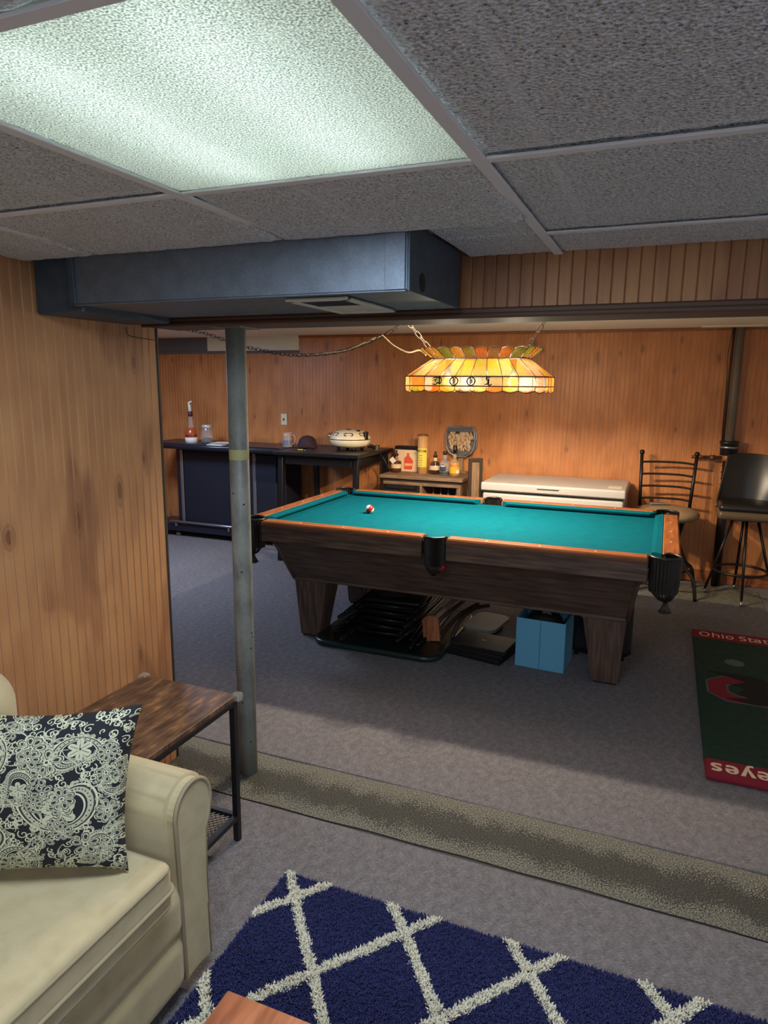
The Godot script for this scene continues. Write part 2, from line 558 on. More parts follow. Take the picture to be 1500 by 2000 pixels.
# black and cream paisley print, drawn motif by motif
func paisley() -> ImageTexture:
	var w := 1024
	var d := PackedByteArray()
	d.resize(w * w)
	d.fill(0)
	var r := RandomNumberGenerator.new()
	r.seed = 77
	for i in 560:   # curling tendrils over the ground
		var c := Vector2(r.randf_range(0, w), r.randf_range(0, w))
		line2(d, w, w, spiral(c, r.randf_range(16, 32), r.randf() * TAU, r.randf_range(0.8, 1.3), 1.0 if r.randf() < 0.5 else -1.0), 3.0, 255)
	var spots := [[Vector2(300, 250), 190, 0.7], [Vector2(690, 600), 220, 2.5], [Vector2(760, 230), 160, -0.6], [Vector2(260, 690), 190, 3.6], [Vector2(520, 880), 130, 0.2], [Vector2(900, 860), 120, 1.6], [Vector2(80, 440), 110, 5.2], [Vector2(960, 420), 110, 4.2], [Vector2(480, 450), 110, 1.4]]
	for s in spots:
		for q in [[1.0, 255], [0.94, 40], [0.88, 215], [0.72, 10], [0.67, 255], [0.62, 0]]:
			blob(d, w, w, teardrop(s[0], s[1] * q[0], s[2], 0.9), q[1])
		var rim := teardrop(s[0], s[1] * 0.8, s[2], 0.9)
		for p in rim:
			put_disc(d, w, w, p.x, p.y, 4.0, 0)
		for p in teardrop(s[0], s[1] * 1.08, s[2], 0.9):
			put_disc(d, w, w, p.x, p.y, 9.0, 255)
			put_disc(d, w, w, p.x, p.y, 5.5, 30)
			put_disc(d, w, w, p.x, p.y, 2.5, 255)
		for k in 5:
			line2(d, w, w, spiral(s[0] + Vector2(r.randf_range(-0.3, 0.3), r.randf_range(-0.25, 0.25)) * s[1], s[1] * 0.14, r.randf() * TAU, 1.1, 1.0), 2.2, 240)
		for k in 6:   # lobed leaves inside
			var a: float = s[2] + k * TAU / 6.0
			blob(d, w, w, teardrop(s[0] + Vector2(cos(a), sin(a)) * s[1] * 0.22, s[1] * 0.2, a + PI, 0.3), 235)
			line2(d, w, w, [s[0], s[0] + Vector2(cos(a), sin(a)) * s[1] * 0.34], 1.6, 20)
	for i in 44:   # flowers and fans of petals
		var c := Vector2(r.randf_range(0, w), r.randf_range(0, w))
		var n := r.randi_range(5, 8)
		var rr := r.randf_range(42, 80)
		var a0 := r.randf() * TAU
		for k in n:
			var a := a0 + TAU * k / n
			var pc := c + Vector2(cos(a), sin(a)) * rr * 0.62
			for q in [[1.0, 255], [0.84, 25], [0.68, 225], [0.4, 30]]:
				blob(d, w, w, teardrop(pc, rr * 0.52 * q[0], a + PI, 0.0), q[1])
			for j in 4:
				var e := c + Vector2(cos(a + (j - 1.5) * 0.16), sin(a + (j - 1.5) * 0.16)) * rr * 1.0
				put_disc(d, w, w, e.x, e.y, 2.0, 20)
		put_disc(d, w, w, c.x, c.y, rr * 0.2, 255)
		put_disc(d, w, w, c.x, c.y, rr * 0.1, 20)
	for i in 110:   # hatched stems
		var c := Vector2(r.randf_range(0, w), r.randf_range(0, w))
		var a := r.randf() * TAU
		for k in 3:
			var l := []
			for q in 12:
				l.append(c + Vector2(cos(a + q * 0.09), sin(a + q * 0.09)) * (q * 9.0) + Vector2(-sin(a), cos(a)) * k * 6.0)
			line2(d, w, w, l, 1.7, 230)
	var out := PackedByteArray()
	out.resize(w * w * 3)
	for i in w * w:
		var t := d[i] / 255.0
		out[i * 3] = int(lerpf(22, 206, t)); out[i * 3 + 1] = int(lerpf(23, 205, t)); out[i * 3 + 2] = int(lerpf(30, 172, t))
	return tex_rgb(w, w, out)

func _ready() -> void:
	# ---- camera
	var cam := Camera3D.new()
	cam.name = "camera"
	add_child(cam)
	cam.fov = 73.39
	cam.near = 0.02
	cam.far = 60.0
	cam.transform = Transform3D(Basis(Vector3(0.925435, 0.008613, -0.37881), Vector3(-0.077765, 0.982923, -0.167634), Vector3(0.370897, 0.184593, 0.910143)).orthonormalized(), Vector3(0, 1.6, 0))
	cam.current = true
	# ---- surroundings: a closed cellar, nothing but its lamps lights it
	var we := WorldEnvironment.new()
	we.name = "surroundings"
	var env := Environment.new()
	env.background_mode = Environment.BG_COLOR
	env.background_color = Color(0.02, 0.02, 0.025)
	env.ambient_light_source = Environment.AMBIENT_SOURCE_DISABLED
	env.tonemap_mode = Environment.TONE_MAPPER_LINEAR
	env.tonemap_exposure = EXPOSURE
	env.sdfgi_enabled = true
	env.ssao_enabled = true
	env.ssil_enabled = true
	we.environment = env
	add_child(we)
	# ---- the ceiling panels' soft light
	area_light(Vector3(-0.63, CEIL - 0.012, -0.895), 0.58, PANEL_ENERGY, rgb(222, 238, 255))
	area_light(Vector3(0.6, CEIL - 0.012, 0.947), 0.58, BEHIND_ENERGY, rgb(222, 238, 255))
	area_light(Vector3(-4.1, REAR_CEIL - 0.012, -4.3), 0.58, LEFT_ENERGY, rgb(200, 220, 255))
	make_materials()
	shell()
	ceiling_front()
	light_panel(Vector3(-0.63, CEIL, -0.895), "bright square diffuser panel set in the ceiling grid above the sofa")
	light_panel(Vector3(0.599, CEIL, 0.947), "square ceiling light panel above where the photographer stands")
	light_panel(Vector3(-4.1, REAR_CEIL, -4.3), "square ceiling light over the bar behind the panelled wall")
	soffit_and_duct()
	wall_wire()
	support_post()
	pool_table()
	pool_lamp()
	sofa()
	side_table()
	rug_and_coffee_table()
	freezer()
	cabinet()
	bar()
	pub_table()
	chairs_right()
	wall_pipe()
	under_table()
	putting_mat()

const EXPOSURE := 1.0
const PANEL_ENERGY := 2.3
const BEHIND_ENERGY := 3.1
const LEFT_ENERGY := 4.8
const BULB_ENERGY := 2.2
const CEIL := 1.97
const REAR_CEIL := 2.05
const WALL_X := -1.85
const REAR_Z := -6.1
const PW := 0.0368   # pitch of the panelling

func area_light(at: Vector3, side: float, energy: float, c: Color) -> void:
	var l := AreaLight3D.new()
	l.name = "panel_light"
	add_child(l, true)
	l.area_size = Vector2(side, side)
	l.position = at
	l.rotation_degrees = Vector3(-90, 0, 0)
	l.light_color = c
	l.light_energy = energy
	l.set("area_range", 14.0)
	l.shadow_enabled = true

# a run of beaded planks; each plank is a part of its wall
func planks(wall: Node3D, m: Material, from: Vector3, along: Vector3, length: float, y0: float, y1: float, n: Vector3) -> void:
	var b := Basis(along, UP, along.cross(UP))
	var mesh := done(boxm(Vector3.ZERO, Vector3(PW - 0.0022, y1 - y0, 0.012), 0.0022, b))
	var k := 0
	while (k + 1) * PW <= length + 0.001:
		var o := part(wall, "plank", mesh, m)
		o.position = from + along * (k + 0.5) * PW + Vector3(0, (y0 + y1) / 2.0, 0) + n * 0.006
		k += 1

func shell() -> void:
	# floor: concrete slab under fitted carpet, with a coarser carpet strip joining two rooms
	var fl := structure("floor", "grey carpeted cellar floor with a dark banded joining strip")
	part(fl, "slab", boxm(Vector3(-1.9, -0.11, -2.2), Vector3(8.4, 0.2, 8.2)), M.deck)
	part(fl, "carpet", boxm(Vector3(-1.9, -0.006, -0.151), Vector3(8.3, 0.012, 3.79), 0.004), M.carpet)
	part(fl, "carpet", boxm(Vector3(-1.9, -0.006, -4.262), Vector3(8.3, 0.012, 3.79), 0.004), M.carpet)
	# the strip lies a little higher, its cut edges slightly wavy
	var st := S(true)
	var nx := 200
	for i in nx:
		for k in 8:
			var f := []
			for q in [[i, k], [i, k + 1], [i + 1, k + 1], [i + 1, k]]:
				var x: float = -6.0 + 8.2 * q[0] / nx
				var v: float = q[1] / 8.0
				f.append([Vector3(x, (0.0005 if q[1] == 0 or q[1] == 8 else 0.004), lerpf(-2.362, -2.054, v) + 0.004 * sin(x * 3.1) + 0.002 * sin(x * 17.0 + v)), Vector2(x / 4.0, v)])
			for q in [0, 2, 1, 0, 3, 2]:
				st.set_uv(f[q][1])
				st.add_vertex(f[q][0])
	part(fl, "joining_strip", st, M.strip_banded, "coarse carpet strip with a dark grainy middle band")
	# left wall beside the sofa, ending at the post
	var wl := structure("wall_left", "wood panelled wall beside the sofa")
	part(wl, "backing", boxm(Vector3(WALL_X - 0.051, 1.02, -0.3), Vector3(0.1, 2.06, 3.78)), M.groove)
	planks(wl, M.panel, Vector3(WALL_X - 0.010, 0, -2.185), Vector3(0, 0, 1), 3.7, 0.0, 1.98, Vector3(1, 0, 0))
	part(wl, "end_trim", boxm(Vector3(WALL_X - 0.050, 0.9, -2.195), Vector3(0.110, 1.8, 0.010), 0.002), M.dark_brown)
	# rear wall
	var wr := structure("wall_rear", "knotty wood panelled rear wall")
	part(wr, "backing", boxm(Vector3(-1.9, 1.05, REAR_Z - 0.061), Vector3(8.4, 2.3, 0.12)), M.groove)
	planks(wr, M.panel_far, Vector3(-3.40, 0, REAR_Z - 0.010), Vector3(1, 0, 0), 5.5, 0.10, REAR_CEIL, Vector3(0, 0, 1))
	planks(wr, M.panel_far, Vector3(-3.40 - 68 * PW, 0, REAR_Z - 0.010), Vector3(1, 0, 0), 68 * PW, 0.10, 1.893, Vector3(0, 0, 1))
	part(wr, "crown_trim", boxm(Vector3(-0.75, REAR_CEIL - 0.012, REAR_Z + 0.008), Vector3(5.3, 0.024, 0.014), 0.003), M.rail_u)
	# drywall above the bar, cream near the corner, shade painted in grey further left, with a ledge trim
	part(wr, "drywall", boxm(Vector3(-3.94, 1.975, REAR_Z + 0.002), Vector3(1.08, 0.15, 0.014)), M.drywall_cream, "cream painted drywall above the panelling")
	part(wr, "drywall", boxm(Vector3(-5.24, 1.975, REAR_Z + 0.002), Vector3(1.52, 0.15, 0.014)), M.shade_and_trim_grey, "drywall above the panelling with shade painted in as grey")
	part(wr, "ledge_trim", boxm(Vector3(-4.70, 1.897, REAR_Z + 0.008), Vector3(2.60, 0.026, 0.018), 0.003), M.shade_and_trim_grey)
	var bb := structure("baseboard_rear", "brown baseboard along the rear wall")
	part(bb, "board", boxm(Vector3(-1.9, 0.05, REAR_Z + 0.006), Vector3(8.2, 0.1, 0.016), 0.004), M.rail_u)
	# walls out of the picture
	var w2 := structure("wall_right")
	part(w2, "panelling", boxm(Vector3(2.15, 1.05, -2.2), Vector3(0.1, 2.3, 8.2)), M.paint_white)
	var w3 := structure("wall_front")
	part(w3, "panelling", boxm(Vector3(-1.9, 1.05, 1.65), Vector3(8.4, 2.3, 0.1)), M.paint_white)
	var w4 := structure("wall_far_left")
	part(w4, "panelling", boxm(Vector3(-6.05, 1.05, -2.2), Vector3(0.1, 2.3, 8.2)), M.panel_far)
	# plaster ceiling behind the soffit
	var cr := structure("ceiling_rear", "cream plaster ceiling over the pool table")
	# plaster in four pieces round the opening of the ceiling light over the bar
	for q in [[-6.1, -4.41, -6.27, -2.07], [-3.79, 2.3, -6.27, -2.07], [-4.41, -3.79, -6.27, -4.61], [-4.41, -3.79, -3.99, -2.07]]:
		part(cr, "plaster", boxm(Vector3((q[0] + q[1]) / 2, REAR_CEIL + 0.07, (q[2] + q[3]) / 2), Vector3(q[1] - q[0], 0.14, q[3] - q[2])), M.plaster)
	part(cr, "joist_deck", boxm(Vector3(-4.1, REAR_CEIL + 0.16, -4.3), Vector3(0.8, 0.04, 0.8)), M.deck)
	part(cr, "cover_strip", boxm(Vector3(1.15, REAR_CEIL - 0.006, -5.95), Vector3(1.92, 0.012, 0.09), 0.003), M.drywall_cream)

func ceiling_front() -> void:
	var ce := structure("ceiling", "suspended ceiling of crusty grey acoustic tiles")
	part(ce, "joist_deck", boxm(Vector3(0.1, CEIL + 0.22, -0.25), Vector3(4.2, 0.05, 4.1)), M.deck)
	var xs := [-1.84, -1.552, -0.938, -0.322, 0.292, 0.906, 1.52, 2.09]
	var zs := [-2.09, -1.81, -1.203, -0.588, 0.026, 0.64, 1.254, 1.58]
	for i in xs.size() - 1:
		for k in zs.size() - 1:
			if (i == 2 and k == 2) or (i == 4 and k == 5):
				continue   # the light panels hang here
			var a := Vector3(xs[i] + 0.003, CEIL, zs[k] + 0.003)
			var b := Vector3(xs[i + 1] - 0.003, CEIL, zs[k + 1] - 0.003)
			if k <= 1 and xs[i] < -0.6:   # cut round the duct, and sagging on to it
				if k == 0:
					if xs[i + 1] > -0.6:
						a.x = -0.585
					else:
						continue
				else:
					a.z = -1.61
			var t := S()
			var sag := -0.020 if (k == 1 and xs[i] < -0.6) else 0.0
			tile_slab(t, a, b, sag)
			part(ce, "tile", t, M.tile)
			if k == 1 and i == 2:
				var t2 := S()
				tile_slab(t2, Vector3(-0.585, CEIL, zs[k] + 0.003), Vector3(b.x, CEIL, -1.612), 0.0)
				part(ce, "tile", t2, M.tile)
	for x in xs.slice(1, 7):
		var z0 := -1.61 if x < -0.6 else -2.09
		part(ce, "tee", boxm(Vector3(x, CEIL - 0.004, (z0 + 1.58) / 2.0), Vector3(0.024, 0.006, 1.58 - z0), 0.001), M.tee)
	for z in zs.slice(1, 7):
		for i in xs.size() - 1:
			if z == -1.81 and xs[i] < -0.9:
				continue
			var x0: float = xs[i] + 0.012
			if z == -1.81 and i == 2:
				x0 = -0.58
			part(ce, "cross_tee", boxm(Vector3((x0 + xs[i + 1] - 0.012) / 2.0, CEIL - 0.0035, z), Vector3(xs[i + 1] - 0.012 - x0, 0.005, 0.022), 0.001), M.tee)

# a tile between two corners with crumbly edges, its far edge dropped by sag
func tile_slab(st: SurfaceTool, a: Vector3, b: Vector3, sag: float) -> void:
	var r := RandomNumberGenerator.new()
	r.seed = int(a.x * 1000.0) * 7919 + int(a.z * 1000.0)
	var n := 26
	var g := []
	for i in n + 1:
		var row := []
		for k in n + 1:
			var u := i / float(n)
			var v := k / float(n)
			var edge := i == 0 or k == 0 or i == n or k == n
			var y := sag * (1.0 - v) + (0.004 + r.randf() * 0.003 if edge else r.randf_range(-0.0012, 0.0008))
			row.append(Vector3(lerpf(a.x, b.x, u), CEIL + y, lerpf(a.z, b.z, v)))
		g.append(row)
	for i in n:
		for k in n:
			oq(st, g[i][k], g[i + 1][k], g[i + 1][k + 1], g[i][k + 1], Vector3.DOWN)
	var top := Vector3(0, 0.018, 0)
	oq(st, g[0][0] + top, g[n][0] + top, g[n][n] + top, g[0][n] + top, UP)
	for i in n:
		oq(st, g[i][0], g[i + 1][0], g[i + 1][0] + top, g[i][0] + top, Vector3.FORWARD)
		oq(st, g[i][n], g[i + 1][n], g[i + 1][n] + top, g[i][n] + top, Vector3.BACK)
		oq(st, g[0][i], g[0][i + 1], g[0][i + 1] + top, g[0][i] + top, Vector3.LEFT)
		oq(st, g[n][i], g[n][i + 1], g[n][i + 1] + top, g[n][i] + top, Vector3.RIGHT)

func light_panel(at: Vector3, label: String) -> void:
	var t := thing("ceiling_light", label, "ceiling light", at)
	var st := S()
	for s in [-1.0, 1.0]:
		box(st, Vector3(s * 0.303, 0.06, 0), Vector3(0.006, 0.11, 0.606))
		box(st, Vector3(0, 0.06, s * 0.303), Vector3(0.606, 0.11, 0.006))
	box(st, Vector3(0, 0.117, 0), Vector3(0.612, 0.006, 0.612))
	part(t, "housing", st, mat(rgb(240, 240, 232), 0.6))
	part(t, "diffuser", boxm(Vector3(0, 0.002, 0), Vector3(0.598, 0.003, 0.598)), M.diffuser, "pebbled translucent acrylic")
	for x in [-0.12, 0.12]:
		var tb := part(t, "fluorescent_tube", tubem([Vector3(x, 0.075, -0.28), Vector3(x, 0.075, 0), Vector3(x, 0.075, 0.28)], 0.019, 12), M.get("fluorescent", null))
		if not M.has("fluorescent"):
			var m := mat(rgb(250, 252, 250), 0.5)
			m.emission_enabled = true
			m.emission = rgb(240, 250, 242)
			m.emission_energy_multiplier = 18.0
			M.fluorescent = m
			tb.material_override = m

func soffit_and_duct() -> void:
	var so := structure("wall_soffit", "boxed beam faced with dark wood panelling")
	part(so, "beam", boxm(Vector3(0.15, 1.94, -2.198), Vector3(4.0, 0.26, 0.17)), M.panel)
	part(so, "beam", boxm(Vector3(-3.95, 1.99, -2.205), Vector3(4.1, 0.14, 0.17)), M.deck)
	planks(so, M.panel, Vector3(-1.83, 0, -2.118), Vector3(1, 0, 0), 3.9, 1.82, CEIL + 0.01, Vector3(0, 0, 1))
	var tr := structure("trim_1", "dark wood trim along the bottom of the beam")
	part(tr, "moulding", boxm(Vector3(0.14, 1.812, -2.203), Vector3(3.94, 0.030, 0.205), 0.006), M.trim_brown)
	part(tr, "bead", tubem([Vector3(-1.83, 1.803, -2.098), Vector3(0.1, 1.803, -2.098), Vector3(2.1, 1.803, -2.098)], 0.008, 8), M.trim_brown)
	# sheet metal duct along the beam
	var t := thing("air_duct", "galvanised sheet metal duct running along the wood beam", "duct", Vector3(0, 1.82, 0))
	part(t, "trunk", boxm(Vector3(-1.13, 0.0775, -1.822), Vector3(1.06, 0.155, 0.42), 0.003), M.galvanised)
	var el := S()
	box(el, Vector3(-1.748, 0.070, -1.842), Vector3(0.19, 0.18, 0.40), 0.006)
	part(t, "elbow", el, M.galvanised_old)
	part(t, "seam_strip", boxm(Vector3(-0.632, 0.0775, -1.6085), Vector3(0.052, 0.152, 0.005), 0.001), M.galvanised)
	part(t, "seam_strip", boxm(Vector3(-1.655, 0.0775, -1.6085), Vector3(0.02, 0.152, 0.008), 0.001), M.galvanised_old)
	part(t, "seam_strip", boxm(Vector3(-1.13, -0.001, -1.618), Vector3(1.05, 0.004, 0.016), 0.001), M.galvanised)
	var ep := S()
	box(ep, Vector3(-0.598, 0.0775, -1.822), Vector3(0.006, 0.158, 0.424), 0.001)
	part(t, "end_cap", ep, M.galvanised_old)
	var ho := S(true)
	lathe(ho, [Vector2(0, 0.001), Vector2(0.022, 0.001), Vector2(0.024, 0)], 16, Transform3D(Basis(Vector3(0, 0, 1), -PI / 2), Vector3(-0.5945, 0.028, -1.70)))
	part(t, "knockout_hole", ho, M.black_matt)
	# register under the duct
	var rg := S()
	for s in [-1.0, 1.0]:
		box(rg, Vector3(-0.875 + s * 0.082, -0.006, -1.832), Vector3(0.022, 0.009, 0.345), 0.003)
		box(rg, Vector3(-0.875, -0.006, -1.832 + s * 0.161), Vector3(0.186, 0.009, 0.022), 0.003)
	var reg := part(t, "register", rg, M.white_paint, "white painted air register")
	part(reg, "damper_plate", boxm(Vector3(-0.875, -0.0035, -1.90), Vector3(0.144, 0.003, 0.155)), M.white_paint)
	for k in 12:
		part(reg, "slat", boxm(Vector3(-0.875, -0.004, -1.69 - k * 0.0115), Vector3(0.144, 0.001, 0.010), 0.0, Basis(Vector3(1, 0, 0), 0.7)), M.galvanised_old)

func wall_wire() -> void:
	var t := thing("wall_wire", "thin black wire stapled along the top of the panelled wall", "wire", Vector3(WALL_X + 0.005, 1.79, -2.03))
	part(t, "wire", tubem(spline([Vector3(0, 0.0, 0), Vector3(0.001, -0.022, -0.004), Vector3(0.001, -0.03, -0.03), Vector3(0.001, -0.036, -0.152)], 5), 0.0014, 5), M.black)

func support_post() -> void:
	var t := thing("support_post", "grey painted steel column standing under the beam", "post", Vector3(-1.502, 0, -2.215))
	part(t, "column", tubem([Vector3(0, 0, 0), Vector3(0, 0.9, 0), Vector3(0, 1.797, 0)], 0.0375, 28), M.post)
	part(t, "tape_band", lathem([Vector2(0.0377, 1.308), Vector2(0.0381, 1.310), Vector2(0.0381, 1.345), Vector2(0.0377, 1.347)], 28), mat(rgb(172, 170, 118), 0.6), "faded yellowish band")
	part(t, "cap_plate", boxm(Vector3(0, 1.7945, 0), Vector3(0.13, 0.005, 0.13), 0.001), M.post)
	var r := RandomNumberGenerator.new()
	r.seed = 3
	for k in 9:
		var a := r.randf_range(-0.6, 1.6)
		var y := r.randf_range(0.05, 1.2)
		var st := S(true)
		var n := Vector3(sin(a), 0, cos(a))
		lathe(st, [Vector2(0.004, 0), Vector2(0.003, 0.0008), Vector2(0, 0.001)], 7, Transform3D(bas(Vector3(cos(a), 0, -sin(a)), n), n * 0.0372 + Vector3(0, y, 0)))
		part(t, "paint_chip", st, M.black_matt)

# ---------------------------------------------------------------- pool table
func pool_table() -> void:
	var t := thing("pool_table", "walnut pool table with teal green cloth under the stained glass lamp", "pool table", Vector3(-1.107, 0, -4.125))
	var L := 1.222   # half length to the outside of the rails
	var W := 0.705
	var top := 0.79
	part(t, "slate_bed", boxm(Vector3(0, 0.735, 0), Vector3(2 * L - 0.17, 0.038, 2 * W - 0.17)), M.felt, "teal green cloth")
	# rails: long ones in two halves, gaps at the pockets
	var rw := 0.088
	for sz in [-1.0, 1.0]:
		for sx in [-1.0, 1.0]:
			var x0 := 0.068
			var x1 := L - 0.145
			var rail := part(t, "rail", boxm(Vector3(sx * (x0 + x1) / 2, top - 0.02, sz * (W - rw / 2)), Vector3(x1 - x0, 0.04, rw), 0.008), M.rail_u)
			part(rail, "edge_moulding", boxm(Vector3(sx * (x0 + x1) / 2, top - 0.022, sz * (W - 0.001)), Vector3(x1 - x0, 0.012, 0.012), 0.004), M.trim_brown)
			for k in 3:
				var d := S(true)
				lathe(d, [Vector2(0.007, 0), Vector2(0, 0.0012)], 8, Transform3D(Basis(), Vector3(sx * (0.28 + 0.275 * k), top, sz * (W - 0.045))))
				part(rail, "sight", d, M.cream)
			cushion(t, Vector3(sx * (x0 + 0.01), 0, sz * (W - rw)), Vector3(sx * (x1 + 0.015), 0, sz * (W - rw)), Vector3(0, 0, -sz))
			part(t, "apron", boxm(Vector3(sx * (x0 + x1) / 2, 0.716, sz * (W - 0.012)), Vector3(x1 - x0, 0.094, 0.024), 0.004), M.walnut_u)
	for sx in [-1.0, 1.0]:
		var z1 := W - 0.145
		var rail := part(t, "rail", boxm(Vector3(sx * (L - rw / 2), top - 0.02, 0), Vector3(rw, 0.04, 2 * z1), 0.008), M.rail_v)
		for k in 3:
			var d := S(true)
			lathe(d, [Vector2(0.007, 0), Vector2(0, 0.0012)], 8, Transform3D(Basis(), Vector3(sx * (L - 0.045), top, (k - 1) * 0.28)))
			part(rail, "sight", d, M.cream)
		cushion(t, Vector3(sx * (L - rw), 0, -z1 - 0.015), Vector3(sx * (L - rw), 0, z1 + 0.015), Vector3(-sx, 0, 0))
		part(t, "apron", boxm(Vector3(sx * (L - 0.012), 0.716, 0), Vector3(0.024, 0.094, 2 * z1), 0.004), M.walnut_v)
	# tapered cabinet
	var y0 := 0.385
	var y1 := 0.672
	var a := Vector2(1.045, 0.625)
	var b := Vector2(0.995, 0.455)
	for s in [-1.0, 1.0]:
		var st := S()
		slab(st, [Vector3(-a.x, y1, s * a.y), Vector3(a.x, y1, s * a.y), Vector3(b.x, y0, s * b.y), Vector3(-b.x, y0, s * b.y)], 0.022)
		part(t, "side_panel", st, M.walnut_u)
		var se := S()
		slab(se, [Vector3(s * a.x, y1, -a.y), Vector3(s * a.x, y1, a.y), Vector3(s * b.x, y0, b.y), Vector3(s * b.x, y0, -b.y)], 0.022)
		part(t, "end_panel", se, M.walnut_v)
		for q in [-1.0, 1.0]:
			part(t, "corner_trim", tubem([Vector3(s * a.x, y1, q * a.y), Vector3(s * (a.x + b.x) / 2, (y0 + y1) / 2, q * (a.y + b.y) / 2), Vector3(s * b.x, y0, q * b.y)], 0.011, 6), M.walnut_v)
	part(t, "cabinet_floor", boxm(Vector3(0, y0 + 0.004, 0), Vector3(2 * b.x + 0.02, 0.018, 2 * b.y + 0.02), 0.004), M.walnut_u)
	part(t, "sub_frame", boxm(Vector3(0, 0.69, 0), Vector3(2.12, 0.05, 1.2)), M.black_matt)
	for sx in [-1.0, 1.0]:
		for sz in [-1.0, 1.0]:
			var lg := S()
			var o := Vector3(sx * 0.88, 0, sz * 0.36)
			var h := 0.112
			var f := 0.066
			var p := []
			for q in [[-1, -1], [1, -1], [1, 1], [-1, 1]]:
				p.append([o + Vector3(q[0] * h, y0 + 0.002, q[1] * h * 0.86), o + Vector3(q[0] * f + sx * 0.022, 0.012, q[1] * f + sz * 0.0)])
			for k in 4:
				var k1 := (k + 1) % 4
				oq(lg, p[k][0], p[k1][0], p[k1][1], p[k][1], (p[k][0] + p[k1][0]) / 2 - o - Vector3(0, y0, 0))
			oq(lg, p[0][1], p[1][1], p[2][1], p[3][1], Vector3.DOWN)
			var leg := part(t, "leg", lg, M.walnut_v)
			part(leg, "foot", boxm(o + Vector3(sx * 0.022, 0.007, 0), Vector3(0.118, 0.014, 0.118), 0.002), M.black_matt)
			part(leg, "collar", boxm(o + Vector3(0, y0 - 0.004, 0), Vector3(0.236, 0.014, 0.206), 0.003), M.walnut_u)
	# pockets
	for sx in [-1.0, 1.0]:
		for sz in [-1.0, 1.0]:
			pocket(t, Vector3(sx * (L - 0.068), top, sz * (W - 0.068)), Vector3(sx, 0, sz).normalized(), 0.07, 0.175, true)
	for sz in [-1.0, 1.0]:
		pocket(t, Vector3(0, top, sz * (W - 0.035)), Vector3(0, 0, sz), 0.058, 0.165, false)
	for p in [["object_ball", "red and white striped pool ball lying on the teal cloth", Vector3(-1.768, 0.782, -4.09), true], ["object_ball", "dark red ball caught in the front side pocket of the pool table", Vector3(-1.07, 0.625, -3.452), false]]:
		var bl := thing(p[0], p[1], "ball", p[2])
		var bs := S(true)
		var prof := []
		for i in 17:
			prof.append(Vector2(sin(PI * i / 16.0), -cos(PI * i / 16.0)) * 0.0286)
		var tilt := Basis(Vector3(0.3, 0.2, 1).normalized(), 0.9)
		if p[3]:
			lathe(bs, prof, 24, Transform3D(tilt, Vector3.ZERO))
			part(bl, "body", bs, mat(rgb(228, 214, 190), 0.18))
			var band := []
			for i in 9:
				var aa := lerpf(-0.5, 0.5, i / 8.0)
				band.append(Vector2(cos(aa), sin(aa)) * 0.02875)
			var b2 := S(true)
			lathe(b2, band, 24, Transform3D(tilt, Vector3.ZERO))
			part(bl, "stripe", b2, mat(rgb(150, 34, 44), 0.2))
		else:
			lathe(bs, prof, 24)
			part(bl, "body", bs, mat(rgb(140, 30, 40), 0.2))

# a board through four corners with thickness inwards
func slab(st: SurfaceTool, p: Array, th: float) -> void:
	var n: Vector3 = (p[1] - p[0]).cross(p[2] - p[0]).normalized()
	var c: Vector3 = (p[0] + p[1] + p[2] + p[3]) / 4.0
	if n.dot(c * Vector3(1, 0, 1)) < 0:
		n = -n
	var q := []
	for v in p:
		q.append(v - n * th)
	oq(st, p[0], p[1], p[2], p[3], n)
	oq(st, q[0], q[1], q[2], q[3], -n)
	for k in 4:
		var k1 := (k + 1) % 4
		oq(st, p[k], p[k1], q[k1], q[k], (p[k] + p[k1]) / 2.0 - c)

func cushion(t: Node3D, a: Vector3, b: Vector3, n: Vector3) -> void:
	var prof := [Vector2(0, 0.788), Vector2(0.030, 0.786), Vector2(0.050, 0.780), Vector2(0.046, 0.770), Vector2(0.018, 0.754), Vector2(0, 0.754)]
	var al := (b - a).normalized()
	var st := S()
	var q := []
	for p in prof:
		var cut: float = p.x * 0.9
		q.append([a + al * cut + n * p.x + UP * p.y, b - al * cut + n * p.x + UP * p.y])
	var mid := (a + b) / 2.0 + n * 0.02 + UP * 0.77
	for k in prof.size():
		var k1 := (k + 1) % prof.size()
		oq(st, q[k][0], q[k1][0], q[k1][1], q[k][1], (q[k][0] + q[k1][1]) / 2.0 - mid)
	for k in range(1, prof.size() - 1):
		ot(st, q[0][0], q[k][0], q[k + 1][0], -al)
		ot(st, q[0][1], q[k][1], q[k + 1][1], al)
	part(t, "cushion", st, M.felt_cushion, "cloth covered cushion")

